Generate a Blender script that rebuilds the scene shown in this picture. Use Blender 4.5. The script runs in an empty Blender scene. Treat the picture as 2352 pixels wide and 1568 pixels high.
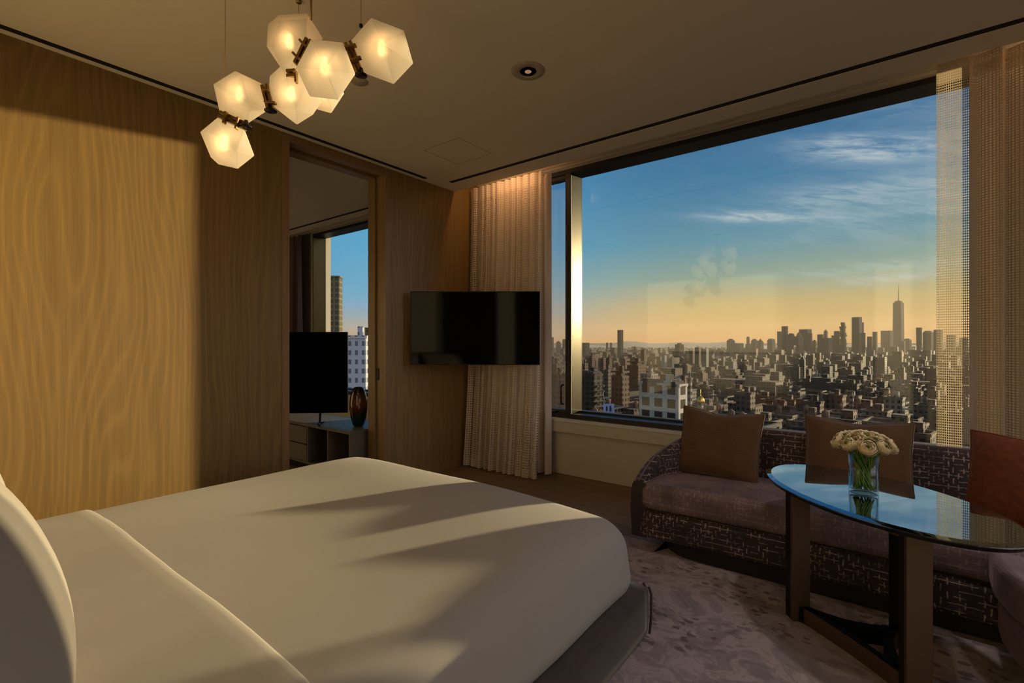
import bpy, bmesh, math, random
from mathutils import Vector, Matrix
random.seed(7)
C = bpy.context.scene.collection
S = bpy.context.scene
PI = math.pi
rad = math.radians

# ------------------------------------------------------------------ camera frame
EYE = 1.30
FPX = 1115.0
YAW = 37.67
FW = Vector((math.cos(rad(YAW)), math.sin(rad(YAW)), 0))
RT = Vector((math.sin(rad(YAW)), -math.cos(rad(YAW)), 0))
UP = Vector((0, 0, 1))


def at(u, v, t):
    """point seen along photo direction (u, v) at depth t metres"""
    return Vector((0, 0, EYE)) + t * (FW + RT * ((u - 1176) / FPX) + UP * ((788 - v) / FPX))


cam = bpy.data.cameras.new('camera')
cam.sensor_width = 36.0
cam.lens = FPX / 2352 * 36.0
cam.shift_y = 4 / 2352
cam.clip_start = 0.02
cam.clip_end = 40000
co = bpy.data.objects.new('camera', cam)
co.location = (0, 0, EYE)
co.rotation_euler = (rad(90), 0, rad(YAW - 90))
C.objects.link(co)
S.camera = co
S.view_settings.view_transform = 'Standard'
S.view_settings.look = 'None'
S.view_settings.gamma = 1
S.view_settings.use_curve_mapping = False
S.view_settings.exposure = 0.0
S.cycles.caustics_reflective = False
S.cycles.caustics_refractive = False
S.cycles.volume_bounces = 0
S.cycles.diffuse_bounces = 3
S.cycles.glossy_bounces = 3
S.cycles.max_bounces = 7
S.cycles.transparent_max_bounces = 12
S.cycles.sample_clamp_indirect = 4.0
S.cycles.use_adaptive_sampling = True
S.cycles.adaptive_threshold = 0.06


# ------------------------------------------------------------------ node helpers
def lin(c):
    return tuple((x / 255 / 12.92 if x / 255 <= .04045 else ((x / 255 + .055) / 1.055) ** 2.4) for x in c)


def rgba(c):
    return (*lin(c), 1.0)


class V:
    """a float socket with arithmetic"""
    nt = None

    def __init__(s, k): s.k = k

    @staticmethod
    def m(op, *a, clamp=False):
        n = V.nt.nodes.new('ShaderNodeMath'); n.operation = op; n.use_clamp = clamp
        for i, x in enumerate(a):
            if isinstance(x, V): V.nt.links.new(x.k, n.inputs[i])
            else: n.inputs[i].default_value = x
        return V(n.outputs[0])

    def __add__(s, o): return V.m('ADD', s, o)
    __radd__ = __add__
    def __sub__(s, o): return V.m('SUBTRACT', s, o)
    def __rsub__(s, o): return V.m('SUBTRACT', o, s)
    def __mul__(s, o): return V.m('MULTIPLY', s, o)
    __rmul__ = __mul__
    def __truediv__(s, o): return V.m('DIVIDE', s, o)
    def __gt__(s, o): return V.m('GREATER_THAN', s, o)
    def __lt__(s, o): return V.m('LESS_THAN', s, o)
    def frac(s): return V.m('FRACT', s)
    def abs(s): return V.m('ABSOLUTE', s)
    def sin(s): return V.m('SINE', s)
    def pow(s, o): return V.m('POWER', s, o)
    def clamp(s): return V.m('ADD', s, 0.0, clamp=True)
    def floor(s): return V.m('FLOOR', s)

    def smooth(s, a, b):
        n = V.nt.nodes.new('ShaderNodeMapRange'); n.interpolation_type = 'SMOOTHSTEP'
        V.nt.links.new(s.k, n.inputs[0]); n.inputs[1].default_value = a; n.inputs[2].default_value = b
        return V(n.outputs[0])


def fresnel(x, ior):
    """same reflectance from both faces of a thin pane"""
    fr = x.nt.nodes.new('ShaderNodeFresnel'); ge = x.nt.nodes.new('ShaderNodeNewGeometry')
    bf = V(ge.outputs['Backfacing']); k = bf * (1 / ior - ior) + ior
    x.nt.links.new(k.k, fr.inputs[0]); return V(fr.outputs[0])


class Mat:
    def __init__(s, name, **kw):
        s.m = bpy.data.materials.new(name); s.m.use_nodes = True
        s.nt = s.m.node_tree; V.nt = s.nt
        s.b = s.nt.nodes['Principled BSDF']; s.out = s.nt.nodes['Material Output']
        for k, v in kw.items(): s.set(k, v)

    NAMES = {'col': 'Base Color', 'rough': 'Roughness', 'metal': 'Metallic', 'spec': 'Specular IOR Level', 'ior': 'IOR',
             'sheen': 'Sheen Weight', 'sheen_rough': 'Sheen Roughness', 'trans': 'Transmission Weight', 'alpha': 'Alpha',
             'em': 'Emission Color', 'ems': 'Emission Strength', 'normal': 'Normal', 'coat': 'Coat Weight', 'sheen_tint': 'Sheen Tint'}

    def set(s, k, v):
        i = s.b.inputs[s.NAMES[k]]
        if isinstance(v, V): s.nt.links.new(v.k, i)
        elif isinstance(v, bpy.types.NodeSocket): s.nt.links.new(v, i)
        elif k in ('col', 'em', 'sheen_tint') and max(v) > 1.001: i.default_value = rgba(v[:3])
        elif k in ('col', 'em', 'sheen_tint'): i.default_value = (*v[:3], 1)
        else: i.default_value = v

    def coord(s, which='Object'):
        n = s.nt.nodes.new('ShaderNodeTexCoord'); return n.outputs[which]

    def xyz(s, sock):
        n = s.nt.nodes.new('ShaderNodeSeparateXYZ'); s.nt.links.new(sock, n.inputs[0])
        return [V(n.outputs[i]) for i in range(3)]

    def comb(s, x, y, z=0.0):
        n = s.nt.nodes.new('ShaderNodeCombineXYZ')
        for i, k in enumerate((x, y, z)):
            if isinstance(k, V): s.nt.links.new(k.k, n.inputs[i])
            else: n.inputs[i].default_value = k
        return n.outputs[0]

    def noise(s, vec, scale=1.0, detail=3.0, rough=.5, dist=0.0):
        n = s.nt.nodes.new('ShaderNodeTexNoise')
        s.nt.links.new(vec, n.inputs['Vector'])
        n.inputs['Scale'].default_value = scale; n.inputs['Detail'].default_value = detail
        n.inputs['Roughness'].default_value = rough; n.inputs['Distortion'].default_value = dist
        return V(n.outputs[0])

    def voro(s, vec, scale=1.0, out='Distance', feature='F1', rnd=1.0):
        n = s.nt.nodes.new('ShaderNodeTexVoronoi'); n.feature = feature
        s.nt.links.new(vec, n.inputs['Vector']); n.inputs['Scale'].default_value = scale
        n.inputs['Randomness'].default_value = rnd
        return n.outputs[out]

    def ramp(s, f, stops, interp='LINEAR'):
        n = s.nt.nodes.new('ShaderNodeValToRGB'); s.nt.links.new(f.k, n.inputs[0])
        e = n.color_ramp.elements; n.color_ramp.interpolation = interp
        while len(e) < len(stops): e.new(.5)
        for el, (p, c) in zip(e, stops):
            el.position = p; el.color = rgba(c) if max(c) > 1.001 else (*c, 1)
        return n.outputs[0]

    def mix(s, f, a, b, mode='MIX'):
        n = s.nt.nodes.new('ShaderNodeMix'); n.data_type = 'RGBA'; n.blend_type = mode
        for i, k in ((0, f), (6, a), (7, b)):
            if isinstance(k, V): s.nt.links.new(k.k, n.inputs[i])
            elif isinstance(k, bpy.types.NodeSocket): s.nt.links.new(k, n.inputs[i])
            elif isinstance(k, (int, float)): n.inputs[i].default_value = k
            else: n.inputs[i].default_value = rgba(k) if max(k) > 1.001 else (*k, 1)
        return n.outputs[2]

    def bump(s, h, strength=.3, dist=.01):
        n = s.nt.nodes.new('ShaderNodeBump'); s.nt.links.new(h.k, n.inputs['Height'])
        n.inputs['Strength'].default_value = strength; n.inputs['Distance'].default_value = dist
        s.set('normal', n.outputs[0]); return n.outputs[0]

    def shader(s, kind, **kw):
        n = s.nt.nodes.new('ShaderNode' + kind)
        for k, v in kw.items():
            i = n.inputs[k]
            if isinstance(v, V): s.nt.links.new(v.k, i)
            elif isinstance(v, bpy.types.NodeSocket): s.nt.links.new(v, i)
            else: i.default_value = v
        return n.outputs[0]

    def mixsh(s, f, a, b):
        n = s.nt.nodes.new('ShaderNodeMixShader')
        if isinstance(f, V): s.nt.links.new(f.k, n.inputs[0])
        elif isinstance(f, bpy.types.NodeSocket): s.nt.links.new(f, n.inputs[0])
        else: n.inputs[0].default_value = f
        s.nt.links.new(a, n.inputs[1]); s.nt.links.new(b, n.inputs[2]); return n.outputs[0]

    def surf(s, o): s.nt.links.new(o, s.out.inputs['Surface'])


M = {}


def simple(name, col, rough=.5, **kw):
    x = Mat(name, col=col, rough=rough, **kw); M[name] = x.m; return x


def wood(name, light, dark, axis='z', sx=1.0, rough=.42, line=.5):
    x = Mat(name, rough=rough)
    a, b, c = x.xyz(x.coord())
    if axis == 'z': u, w, o = a, c, b
    elif axis == 'x': u, w, o = b, a, c
    else: u, w, o = a, b, c
    warp = x.noise(x.comb(u * (2.1 * sx), w * .40, o * 2.0), 1, 2, .35)
    warp2 = x.noise(x.comb(u * (.8 * sx), w * .13, o), 1, 0, .4)
    ring = ((u * 19.0 * sx + warp * 17.0 + warp2 * 13.0) * (2 * PI)).sin() * .5 + .5
    ring = ring.pow(5.0) + ring.pow(1.2) * .35
    fib = x.noise(x.comb(u * 160, w * 3.0, o * 160), 1, 2, .6)
    fib2 = x.noise(x.comb(u * 28, w * .8, o * 28), 1, 3, .6)
    f = (fib * .35 + fib2 * .55 + ring * line * .25 + .0).clamp()
    x.set('col', x.ramp(f, [(.15, dark), (.75, light)]))
    x.bump(fib, .08, .002)
    M[name] = x.m


wood('wood_panel', (146, 116, 66), (98, 76, 44), sx=1.0, rough=.42, line=.42)
wood('wood_casing', (150, 117, 78), (112, 84, 54), sx=1.0, rough=.4, line=.15)
wood('wood_grey', (128, 118, 108), (96, 86, 78), axis='x', sx=1.6, rough=.5, line=.3)


def floor_wood():
    x = Mat('floor_wood', rough=.45)
    a, b, c = x.xyz(x.coord())
    row = (a / .19).floor()
    seam = ((a / .19).frac() < .02)
    tone = x.noise(x.comb(row * 7.31, b * .4), 1, 0)
    fib = x.noise(x.comb(a * 60, b * 2.0), 1, 3)
    x.set('col', x.mix(seam, x.ramp((fib * .6 + tone * .5).clamp(), [(.25, (92, 72, 52)), (.8, (140, 112, 82))]), (40, 30, 22)))
    M['floor_wood'] = x.m


floor_wood()
simple('ceiling_paint', (220, 210, 194), .9)
simple('wall_paint', (196, 188, 174), .85)
simple('sill_white', (200, 200, 198), .5)
simple('black_slot', (4, 4, 4), .9)
simple('frame_bronze', (34, 29, 25), .5, metal=.2)
simple('jamb_bronze', (52, 46, 26), .27, metal=.85)
simple('brass', (150, 118, 66), .35, metal=.9)
simple('dark_metal', (32, 28, 26), .4, metal=.7)
simple('bronze_brushed', (118, 98, 80), .42, metal=.75)
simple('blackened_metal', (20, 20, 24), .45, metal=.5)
simple('chrome', (200, 200, 200), .2, metal=1.0)
simple('tv_plastic', (16, 16, 17), .35)
simple('stem_green', (104, 150, 52), .5)
simple('eye_green', (96, 116, 40), .6)
simple('plinth_dark', (40, 32, 32), .9)

x = Mat('screen', col=(3, 3, 4), rough=.06, spec=.16); M['screen'] = x.m


def linen():
    x = Mat('linen', col=(166, 159, 151), rough=.85, sheen=.15)
    n = x.noise(x.coord(), 1.6, 2, .4)
    n2 = x.noise(x.coord(), 420, 1, .5)
    x.bump(n * 1.0 + n2 * .02, .12, .03)
    M['linen'] = x.m


linen()


def weave(name, c1, c2, sc=260, sheen=.25):
    x = Mat(name, rough=.95, sheen=sheen)
    u, v, w = x.xyz(x.coord('UV'))
    a = ((u + v) * sc).sin() * .5 + .5
    b = ((u - v) * (sc * 1.35)).sin() * .5 + .5
    big = x.noise(x.coord('UV'), 9, 2)
    f = (a * b * .8 + big * .35 - .08).clamp()
    x.set('col', x.ramp(f, [(.1, c2), (.75, c1)]))
    x.bump(a * b, .3, .003)
    M[name] = x.m


weave('cushion_weave', (142, 100, 60), (66, 46, 28), sc=560)
x = Mat('cushion_velvet', rough=.8, sheen=.4, sheen_rough=.4, sheen_tint=(190, 110, 60))
n = x.noise(x.coord('UV'), 40, 3)
x.set('col', x.ramp(n, [(.3, (96, 44, 18)), (.75, (124, 62, 26))])); M['cushion_velvet'] = x.m


def sofa_velvet(name, base, base2, line, sc=1.0, amt=1.0, sheen=.6):
    """velvet with a broken brick-grid of bronze threads"""
    x = Mat(name, rough=.75, sheen=sheen, sheen_rough=.35, sheen_tint=(160, 140, 140))
    u, v, w = x.xyz(x.coord('UV'))
    nz = x.noise(x.coord('UV'), 26 * sc, 2)
    uu = u * (25 * sc) + (nz - .5) * .35; vv = v * (33 * sc) + (nz - .5) * .35
    row = vv.floor(); shift = V.m('MODULO', row.abs(), 2.0) * .5
    cu = (uu + shift); cell = cu.floor()
    hv = x.noise(x.comb(cell * 3.7, row * 5.3), 1, 0)
    hh = x.noise(x.comb(cell * 2.9 + 40, row * 4.1), 1, 0)
    vline = ((cu.frac() - .5).abs() < .07) * (hv > .44)
    hline = ((vv.frac() - .5).abs() < .07) * (hh > .42)
    fade = x.noise(x.coord('UV'), 60 * sc, 3).smooth(.25, .6) * x.noise(x.coord('UV'), 7.0, 1).smooth(.2, .6)
    l = (V.m('MAXIMUM', vline, hline) * fade * amt).clamp()
    pile = x.noise(x.coord('UV'), 7, 3)
    x.set('col', x.mix(l, x.ramp(pile, [(.3, base2), (.7, base)]), line))
    x.bump(l * 1.0 + pile * .3, .35, .004)
    M[name] = x.m


sofa_velvet('sofa_velvet', (66, 52, 58), (43, 33, 38), (176, 156, 142))
sofa_velvet('seat_velvet', (136, 115, 119), (96, 80, 84), (182, 162, 148), amt=.55)
sofa_velvet('velvet_plain', (158, 136, 136), (124, 104, 106), (70, 56, 56), sc=1.3, amt=.35)
x = Mat('bed_velvet', rough=.8, sheen=.5, sheen_rough=.4)
n = x.noise(x.coord(), 9, 3)
x.set('col', x.ramp(n, [(.3, (54, 43, 40)), (.7, (76, 62, 57))])); M['bed_velvet'] = x.m


def rug():
    x = Mat('rug_pile', rough=1.0, sheen=.2)
    p = x.coord()
    a, b, c = x.xyz(p)
    d = x.noise(p, 1.6, 3, .5)
    wv = x.comb(a + d * .55, b * .75 + d * .35)
    flow = x.noise(wv, 8.0, 5, .66, 1.2)
    cells = V(x.voro(x.comb(a * 1.0 + flow * .06, b * .7 + flow * .08), 22))
    spots = x.noise(wv, 2.6, 1)
    dark = cells.smooth(.36, .28) * spots.smooth(.42, .54)
    cells2 = V(x.voro(x.comb(a * .8 + 7, b * 1.2 + flow * .1), 15))
    light = cells2.smooth(.30, .22) * x.noise(p, 3.4, 1).smooth(.48, .60)
    vein = ((flow * 26).sin().abs()).smooth(.22, .04) * x.noise(p, 3.1, 1).smooth(.45, .6)
    col = x.ramp(flow, [(.34, (142, 130, 130)), (.47, (160, 146, 148)), (.55, (188, 170, 171)), (.66, (160, 150, 142))])
    col = x.mix(dark * .75, col, (92, 74, 76))
    col = x.mix(light * .7, col, (206, 192, 184))
    col = x.mix(vein * .35, col, (92, 78, 76))
    x.set('col', col)
    x.bump(x.noise(p, 300, 2) * .5 + flow, .5, .006)
    M['rug_pile'] = x.m


rug()


def sheer(name, col, pitch, thread, transl=.45):
    x = Mat(name)
    u, v, w = x.xyz(x.coord('UV'))
    nz = x.noise(x.coord('UV'), 120, 1)
    fu = ((u / pitch + (nz - .5) * .12).frac() - .5).abs(); fv = ((v / pitch + (nz - .5) * .12).frac() - .5).abs()
    hole = (fu < (.5 - thread)) * (fv < (.5 - thread))
    hem = V.m('MAXIMUM', (v < .10), (v > 2.84))
    hole = hole * (1 - hem * .6)
    d = x.shader('BsdfDiffuse', Color=rgba(col)); t = x.shader('BsdfTranslucent', Color=rgba(col))
    cloth = x.mixsh(transl, d, t)
    x.surf(x.mixsh(hole, cloth, x.shader('BsdfTransparent')))
    M[name] = x.m


sheer('sheer_net', (232, 218, 200), .024, .27)
sheer('sheer_open', (200, 182, 152), .0150, .17, .3)


def cloth(name, col, transl=.12):
    x = Mat(name)
    d = x.shader('BsdfDiffuse', Color=rgba(col)); t = x.shader('BsdfTranslucent', Color=rgba(col))
    x.surf(x.mixsh(transl, d, t)); M[name] = x.m


cloth('lining_cloth', (206, 190, 180), .035)
cloth('drape_mauve', (112, 96, 98), .05)


def pane_glass(name, tint, refl=1.0):
    x = Mat(name)
    g = x.shader('BsdfGlossy', Roughness=.0, Color=(1, 1, 1, 1))
    t = x.shader('BsdfTransparent', Color=(*tint, 1))
    x.surf(x.mixsh(fresnel(x, 1.45) * refl, t, g)); M[name] = x.m


pane_glass('pane_glass', (.97, .98, .98), .9)
pane_glass('screen_glass', (.80, .82, .86), .9)


def frosted():
    x = Mat('frosted_glass')
    c = (.93, .89, .82, 1)
    d = x.shader('BsdfDiffuse', Color=c)
    t = x.shader('BsdfTranslucent', Color=c)
    r = x.shader('BsdfRefraction', Color=(.95, .9, .82, 1), Roughness=.85, IOR=1.2)
    g = x.shader('BsdfGlossy', Roughness=.35, Color=(1, 1, 1, 1))
    a = x.mixsh(.30, t, d); a = x.mixsh(.15, a, r)
    x.surf(x.mixsh(.05, a, g)); M['frosted_glass'] = x.m


frosted()


def emit(name, col, st):
    x = Mat(name); x.surf(x.shader('Emission', Color=rgba(col), Strength=st)); M[name] = x.m


emit('bulb_glow', (255, 198, 128), 10)
emit('led_glow', (255, 150, 80), 3)
emit('downlight_glow', (255, 190, 140), .35)
def thin_glass(name, tint, ior, rough=0.0):
    x = Mat(name)
    x.surf(x.mixsh(fresnel(x, ior), x.shader('BsdfTransparent', Color=(*tint, 1)), x.shader('BsdfGlossy', Roughness=rough, Color=(1, 1, 1, 1)))); M[name] = x.m


thin_glass('clear_glass', (.95, .975, .97), 1.45)
thin_glass('water', (.93, .97, .95), 1.2)
x = Mat('mirror_glass', col=(.34, .45, .51), rough=.02, metal=1.0); M['mirror_glass'] = x.m
x = Mat('petal', col=(240, 222, 182), rough=.7, sheen=.2); M['petal'] = x.m
x = Mat('amber_glass', rough=.06, coat=.6)
a, b, c = x.xyz(x.coord())
n = x.noise(x.coord(), 14, 2)
x.set('col', x.ramp((c * 2.6 + (n - .5) * .25).clamp(), [(.30, (16, 44, 40)), (.36, (58, 34, 14)), (.62, (120, 66, 26)), (.85, (64, 38, 20)), (.95, (30, 20, 12))]))
M['amber_glass'] = x.m


# ------------------------------------------------------------------ mesh helpers
class MB:
    def __init__(s): s.v = []; s.f = []; s.uv = {}; s.sm = set()

    def add(s, vs, fs, uvs=None, smooth=False):
        o = len(s.v); s.v += [Vector(q) for q in vs]
        for i, f in enumerate(fs):
            if smooth: s.sm.add(len(s.f))
            if uvs: s.uv[len(s.f)] = uvs[i]
            s.f.append([k + o for k in f])
        return s

    def box(s, x0, x1, y0, y1, z0, z1):
        v = [(x, y, z) for z in (z0, z1) for y in (y0, y1) for x in (x0, x1)]
        return s.add(v, [(0, 2, 3, 1), (4, 5, 7, 6), (0, 1, 5, 4), (2, 6, 7, 3), (0, 4, 6, 2), (1, 3, 7, 5)])

    def obox(s, c, ax, ay, az, hx, hy, hz):
        """oriented box: centre, unit axes, half sizes"""
        c = Vector(c); v = [c + ax * (i * hx) + ay * (j * hy) + az * (k * hz) for k in (-1, 1) for j in (-1, 1) for i in (-1, 1)]
        return s.add(v, [(0, 2, 3, 1), (4, 5, 7, 6), (0, 1, 5, 4), (2, 6, 7, 3), (0, 4, 6, 2), (1, 3, 7, 5)])

    def prism(s, poly, z0, z1):
        n = len(poly)
        v = [(p[0], p[1], z0) for p in poly] + [(p[0], p[1], z1) for p in poly]
        f = [tuple(range(n))[::-1], tuple(range(n, 2 * n))] + [(i, (i + 1) % n, (i + 1) % n + n, i + n) for i in range(n)]
        return s.add(v, f)

    def tube(s, path, r, n=8, cap=True):
        path = [Vector(p) for p in path]; vs = []
        rr = r if isinstance(r, (list, tuple)) else [r] * len(path)
        for i, p in enumerate(path):
            d = (path[min(i + 1, len(path) - 1)] - path[max(i - 1, 0)]).normalized()
            a = d.orthogonal() if i == 0 else (a - d * a.dot(d))
            a = a.normalized(); b = d.cross(a)
            vs += [p + (a * math.cos(2 * PI * k / n) + b * math.sin(2 * PI * k / n)) * rr[i] for k in range(n)]
        fs = [(i * n + k, i * n + (k + 1) % n, (i + 1) * n + (k + 1) % n, (i + 1) * n + k) for i in range(len(path) - 1) for k in range(n)]
        if cap: fs += [tuple(range(n))[::-1], tuple(range((len(path) - 1) * n, len(path) * n))]
        return s.add(vs, fs, smooth=True)

    def lathe(s, prof, c, n=32):
        """prof: list of (r, z)"""
        vs = [(c[0] + r * math.cos(2 * PI * k / n), c[1] + r * math.sin(2 * PI * k / n), c[2] + z) for r, z in prof for k in range(n)]
        fs = [(i * n + k, i * n + (k + 1) % n, (i + 1) * n + (k + 1) % n, (i + 1) * n + k) for i in range(len(prof) - 1) for k in range(n)]
        if prof[0][0] > 1e-6: fs.append(tuple(range(n))[::-1])
        if prof[-1][0] > 1e-6: fs.append(tuple(range((len(prof) - 1) * n, len(prof) * n)))
        return s.add(vs, fs, smooth=True)

    def grid(s, fn, nu, nv, uvfn=None, smooth=True, flip=False):
        vs = [fn(i / nu, j / nv) for j in range(nv + 1) for i in range(nu + 1)]
        fs = []; uvs = []
        for j in range(nv):
            for i in range(nu):
                q = [j * (nu + 1) + i, j * (nu + 1) + i + 1, (j + 1) * (nu + 1) + i + 1, (j + 1) * (nu + 1) + i]
                t = [(i / nu, j / nv), ((i + 1) / nu, j / nv), ((i + 1) / nu, (j + 1) / nv), (i / nu, (j + 1) / nv)]
                if flip: q = q[::-1]; t = t[::-1]
                fs.append(q); uvs.append([uvfn(*k) for k in t] if uvfn else t)
        return s.add(vs, fs, uvs, smooth)

    def build(s, name, mat, parent=None, origin=None, bevel=0, seg=2, subsurf=0, weld=False):
        me = bpy.data.meshes.new(name)
        if origin is None:
            if parent is not None: origin = WLOC[parent.name]
            else:
                xs = [q.x for q in s.v]; ys = [q.y for q in s.v]
                origin = Vector(((min(xs) + max(xs)) / 2, (min(ys) + max(ys)) / 2, min(q.z for q in s.v)))
        origin = Vector(origin)
        me.from_pydata([tuple(q - origin) for q in s.v], [], s.f)
        if s.uv:
            ul = me.uv_layers.new(name='uv')
            for p in me.polygons:
                t = s.uv.get(p.index)
                for k, li in enumerate(p.loop_indices): ul.data[li].uv = t[k] if t else (0, 0)
        for p in me.polygons: p.use_smooth = p.index in s.sm
        if weld:
            bm = bmesh.new(); bm.from_mesh(me); bmesh.ops.remove_doubles(bm, verts=bm.verts, dist=1e-5); bm.to_mesh(me); bm.free()
        me.materials.append(M[mat] if isinstance(mat, str) else mat)
        me.validate()
        o = bpy.data.objects.new(name, me); C.objects.link(o)
        if parent is not None:
            o.parent = parent; o.location = origin - WLOC[parent.name]
        else: o.location = origin
        WLOC[o.name] = origin
        if bevel:
            b = o.modifiers.new('bevel', 'BEVEL'); b.width = bevel; b.segments = seg; b.limit_method = 'ANGLE'; b.angle_limit = rad(40)
        if subsurf:
            b = o.modifiers.new('subsurf', 'SUBSURF'); b.levels = subsurf; b.render_levels = subsurf
        return o


WLOC = {}


def tag(o, label=None, cat=None, group=None, kind=None):
    if label: o['label'] = label
    if cat: o['category'] = cat
    if group: o['group'] = group
    if kind: o['kind'] = kind
    return o


def thing(name, loc, label, cat, group=None):
    o = bpy.data.objects.new(name, None); o.empty_display_size = .1; o.location = loc; C.objects.link(o)
    WLOC[o.name] = Vector(loc)
    return tag(o, label, cat, group)


def struct(name, mb, mat, parent=None, **kw):
    o = mb.build(name, mat, parent, origin=kw.pop('origin', (0, 0, 0)) if parent is None else None, **kw)
    if parent is None: o['kind'] = 'structure'
    return o


def dup(o, loc=None, parent=None):
    c = o.copy(); C.objects.link(c)
    if parent is not None: c.parent = parent
    if loc is not None: c.location = loc
    return c


def offset(poly, d):
    """inset a counter-clockwise polygon by d"""
    n = len(poly); out = []
    for i in range(n):
        p0, p1, p2 = Vector(poly[i - 1]), Vector(poly[i]), Vector(poly[(i + 1) % n])
        e1 = (p1 - p0).normalized(); e2 = (p2 - p1).normalized()
        n1 = Vector((-e1.y, e1.x)); n2 = Vector((-e2.y, e2.x)); b = (n1 + n2)
        b = b / max(b.length_squared, 1e-6) * 2
        out.append(p1 + b * d)
    return out


def slab(poly, z0, z1, r, dome=0.0, k=5):
    """upholstered slab on a plan outline with rounded edges and stitched uv"""
    mb = MB(); n = len(poly)
    ln = [0]
    for i in range(n): ln.append(ln[-1] + (Vector(poly[(i + 1) % n]) - Vector(poly[i])).length)
    rings = []
    for j in range(k + 1):
        a = PI / 2 * j / k; rings.append((r * (1 - math.sin(a)), z0 + r * (1 - math.cos(a))))
    for j in range(k + 1):
        a = PI / 2 * j / k; rings.append((r * (1 - math.cos(a)), z1 - r * (1 - math.sin(a))))
    pts = []; prof = [0]
    for q, (d, z) in enumerate(rings):
        pts.append([Vector((p.x, p.y, z)) for p in offset(poly, d)])
        if q: prof.append(prof[-1] + math.hypot(d - rings[q - 1][0], z - rings[q - 1][1]))
    for q in range(len(rings) - 1):
        for i in range(n):
            j = (i + 1) % n
            mb.add([pts[q][i], pts[q][j], pts[q + 1][j], pts[q + 1][i]], [(0, 1, 2, 3)],
                   [[(ln[i], prof[q]), (ln[i + 1], prof[q]), (ln[i + 1], prof[q + 1]), (ln[i], prof[q + 1])]], True)
    top = pts[-1]; ce = sum(top, Vector()) / n
    L = 7; lev = []
    for q in range(L + 1):
        f = q / L; lev.append([p.lerp(ce, f) + UP * dome * (1 - (1 - f) ** 2.2) for p in top])
    for q in range(L):
        for i in range(n):
            j = (i + 1) % n
            vs = [lev[q][i], lev[q][j], lev[q + 1][j], lev[q + 1][i]]
            if q == L - 1: vs = vs[:3]
            mb.add(vs, [tuple(range(len(vs)))], [[(p.y, p.x) for p in vs]], True)
    mb.add(pts[0], [tuple(range(n))[::-1]], [[(p.y, p.x) for p in pts[0][::-1]]])
    return mb


def rounded_box(x0, x1, y0, y1, z0, z1, r, n=24, fn=None):
    mb = MB(); lo = Vector((x0 + r, y0 + r, z0 + r)); hi = Vector((x1 - r, y1 - r, z1 - r))
    c = Vector(((x0 + x1) / 2, (y0 + y1) / 2, (z0 + z1) / 2)); h = Vector(((x1 - x0) / 2, (y1 - y0) / 2, (z1 - z0) / 2))

    def side(ax, sg):
        a, b = [(1, 2), (2, 0), (0, 1)][ax]

        def f(s, t):
            p = Vector((0, 0, 0)); p[ax] = sg * h[ax]
            wrap = lambda q: (q * 2 - 1)
            p[a] = wrap(s) * h[a]; p[b] = wrap(t) * h[b]
            p = p + c
            q = Vector([min(max(p[i], lo[i]), hi[i]) for i in range(3)])
            d = p - q
            if d.length > 1e-9: p = q + d.normalized() * r
            return fn(p) if fn else p
        na = max(4, int(n * h[a] / max(h))); nb = max(4, int(n * h[b] / max(h)))
        mb.grid(f, na, nb, smooth=True, flip=(sg < 0))
    for ax in range(3):
        for sg in (1, -1): side(ax, sg)
    return mb


# ------------------------------------------------------------------ room data
CEIL = 2.889
WY = 3.592      # wood wall face
FX = 4.10       # window wall face
GX = 4.285      # glass plane
SX = 3.66       # edge of the ceiling at the curtain pocket
DX0, DX1, DH = 1.883, 2.775, 2.825   # doorway
WT = .23        # door wall thickness
XB, YR, YF = -.28, -3.4, 8.6         # head wall, right wall, far wall of the next room
YW0, YW1 = -2.2, 3.40                # main window opening along Y
ZS, ZH = .565, 3.0                   # opening sill and head
TOP = 3.12

# floor / ceiling
struct('floor', MB().box(XB - .2, FX + .25, YR - .2, YF + .2, -.12, 0), 'floor_wood')


def ceiling():
    mb = MB()
    a0, a1 = 3.400, 3.456   # slot along the window
    b0, b1 = 3.495, 3.549   # slot along the wood wall (main room)
    zt = CEIL + .23
    # main room, cut around the two slots
    mb.box(XB - .2, 3.21, YR - .2, b0, CEIL, zt)
    mb.box(XB - .2, 3.21, b1, WY, CEIL, zt)
    mb.box(3.21, a0, YR - .2, WY, CEIL, zt)
    mb.box(a1, SX, YR - .2, 3.42, CEIL, zt)
    mb.box(a0, SX, 3.42, WY, CEIL, zt)
    # next room
    mb.box(XB - .2, a0 + .06, WY, YF + .2, CEIL, zt)
    mb.box(a1 + .06, SX, WY, YF + .2, CEIL, zt)
    # roof of the curtain pocket
    mb.box(SX, FX + .3, YR - .2, YF + .2, TOP, zt)
    mb.box(XB - .2, SX, YR - .2, YF + .2, zt, zt + .05)
    return struct('ceiling', mb, 'ceiling_paint')


ceiling()
struct('trim_1', MB().box(3.398, 3.458, YR, 3.421, CEIL + .003, CEIL + .03), 'black_slot')
struct('trim_2', MB().box(XB, 3.212, 3.493, 3.551, CEIL + .003, CEIL + .03), 'black_slot')
struct('trim_3', MB().box(3.458, 3.518, WY + WT, YF, CEIL + .003, CEIL + .03), 'black_slot')

# wood wall with the doorway
mb = MB()
mb.box(XB - .2, DX0 - .055, WY, WY + WT, 0, CEIL)
mb.box(DX1 + .055, SX, WY, WY + WT, 0, CEIL)
mb.box(SX, FX + .3, WY, WY + WT, 0, TOP)
mb.box(DX0 - .055, DX1 + .055, WY + .001, WY + WT - .001, DH + .05, CEIL)
struct('wall_left', mb, 'wood_panel', origin=(0, WY, 0))
struct('baseboard_left', MB().box(XB, DX0 - .06, WY - .012, WY, 0, .08).box(DX1 + .06, FX, WY - .012, WY, 0, .08), 'wood_casing', bevel=.002)

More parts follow.
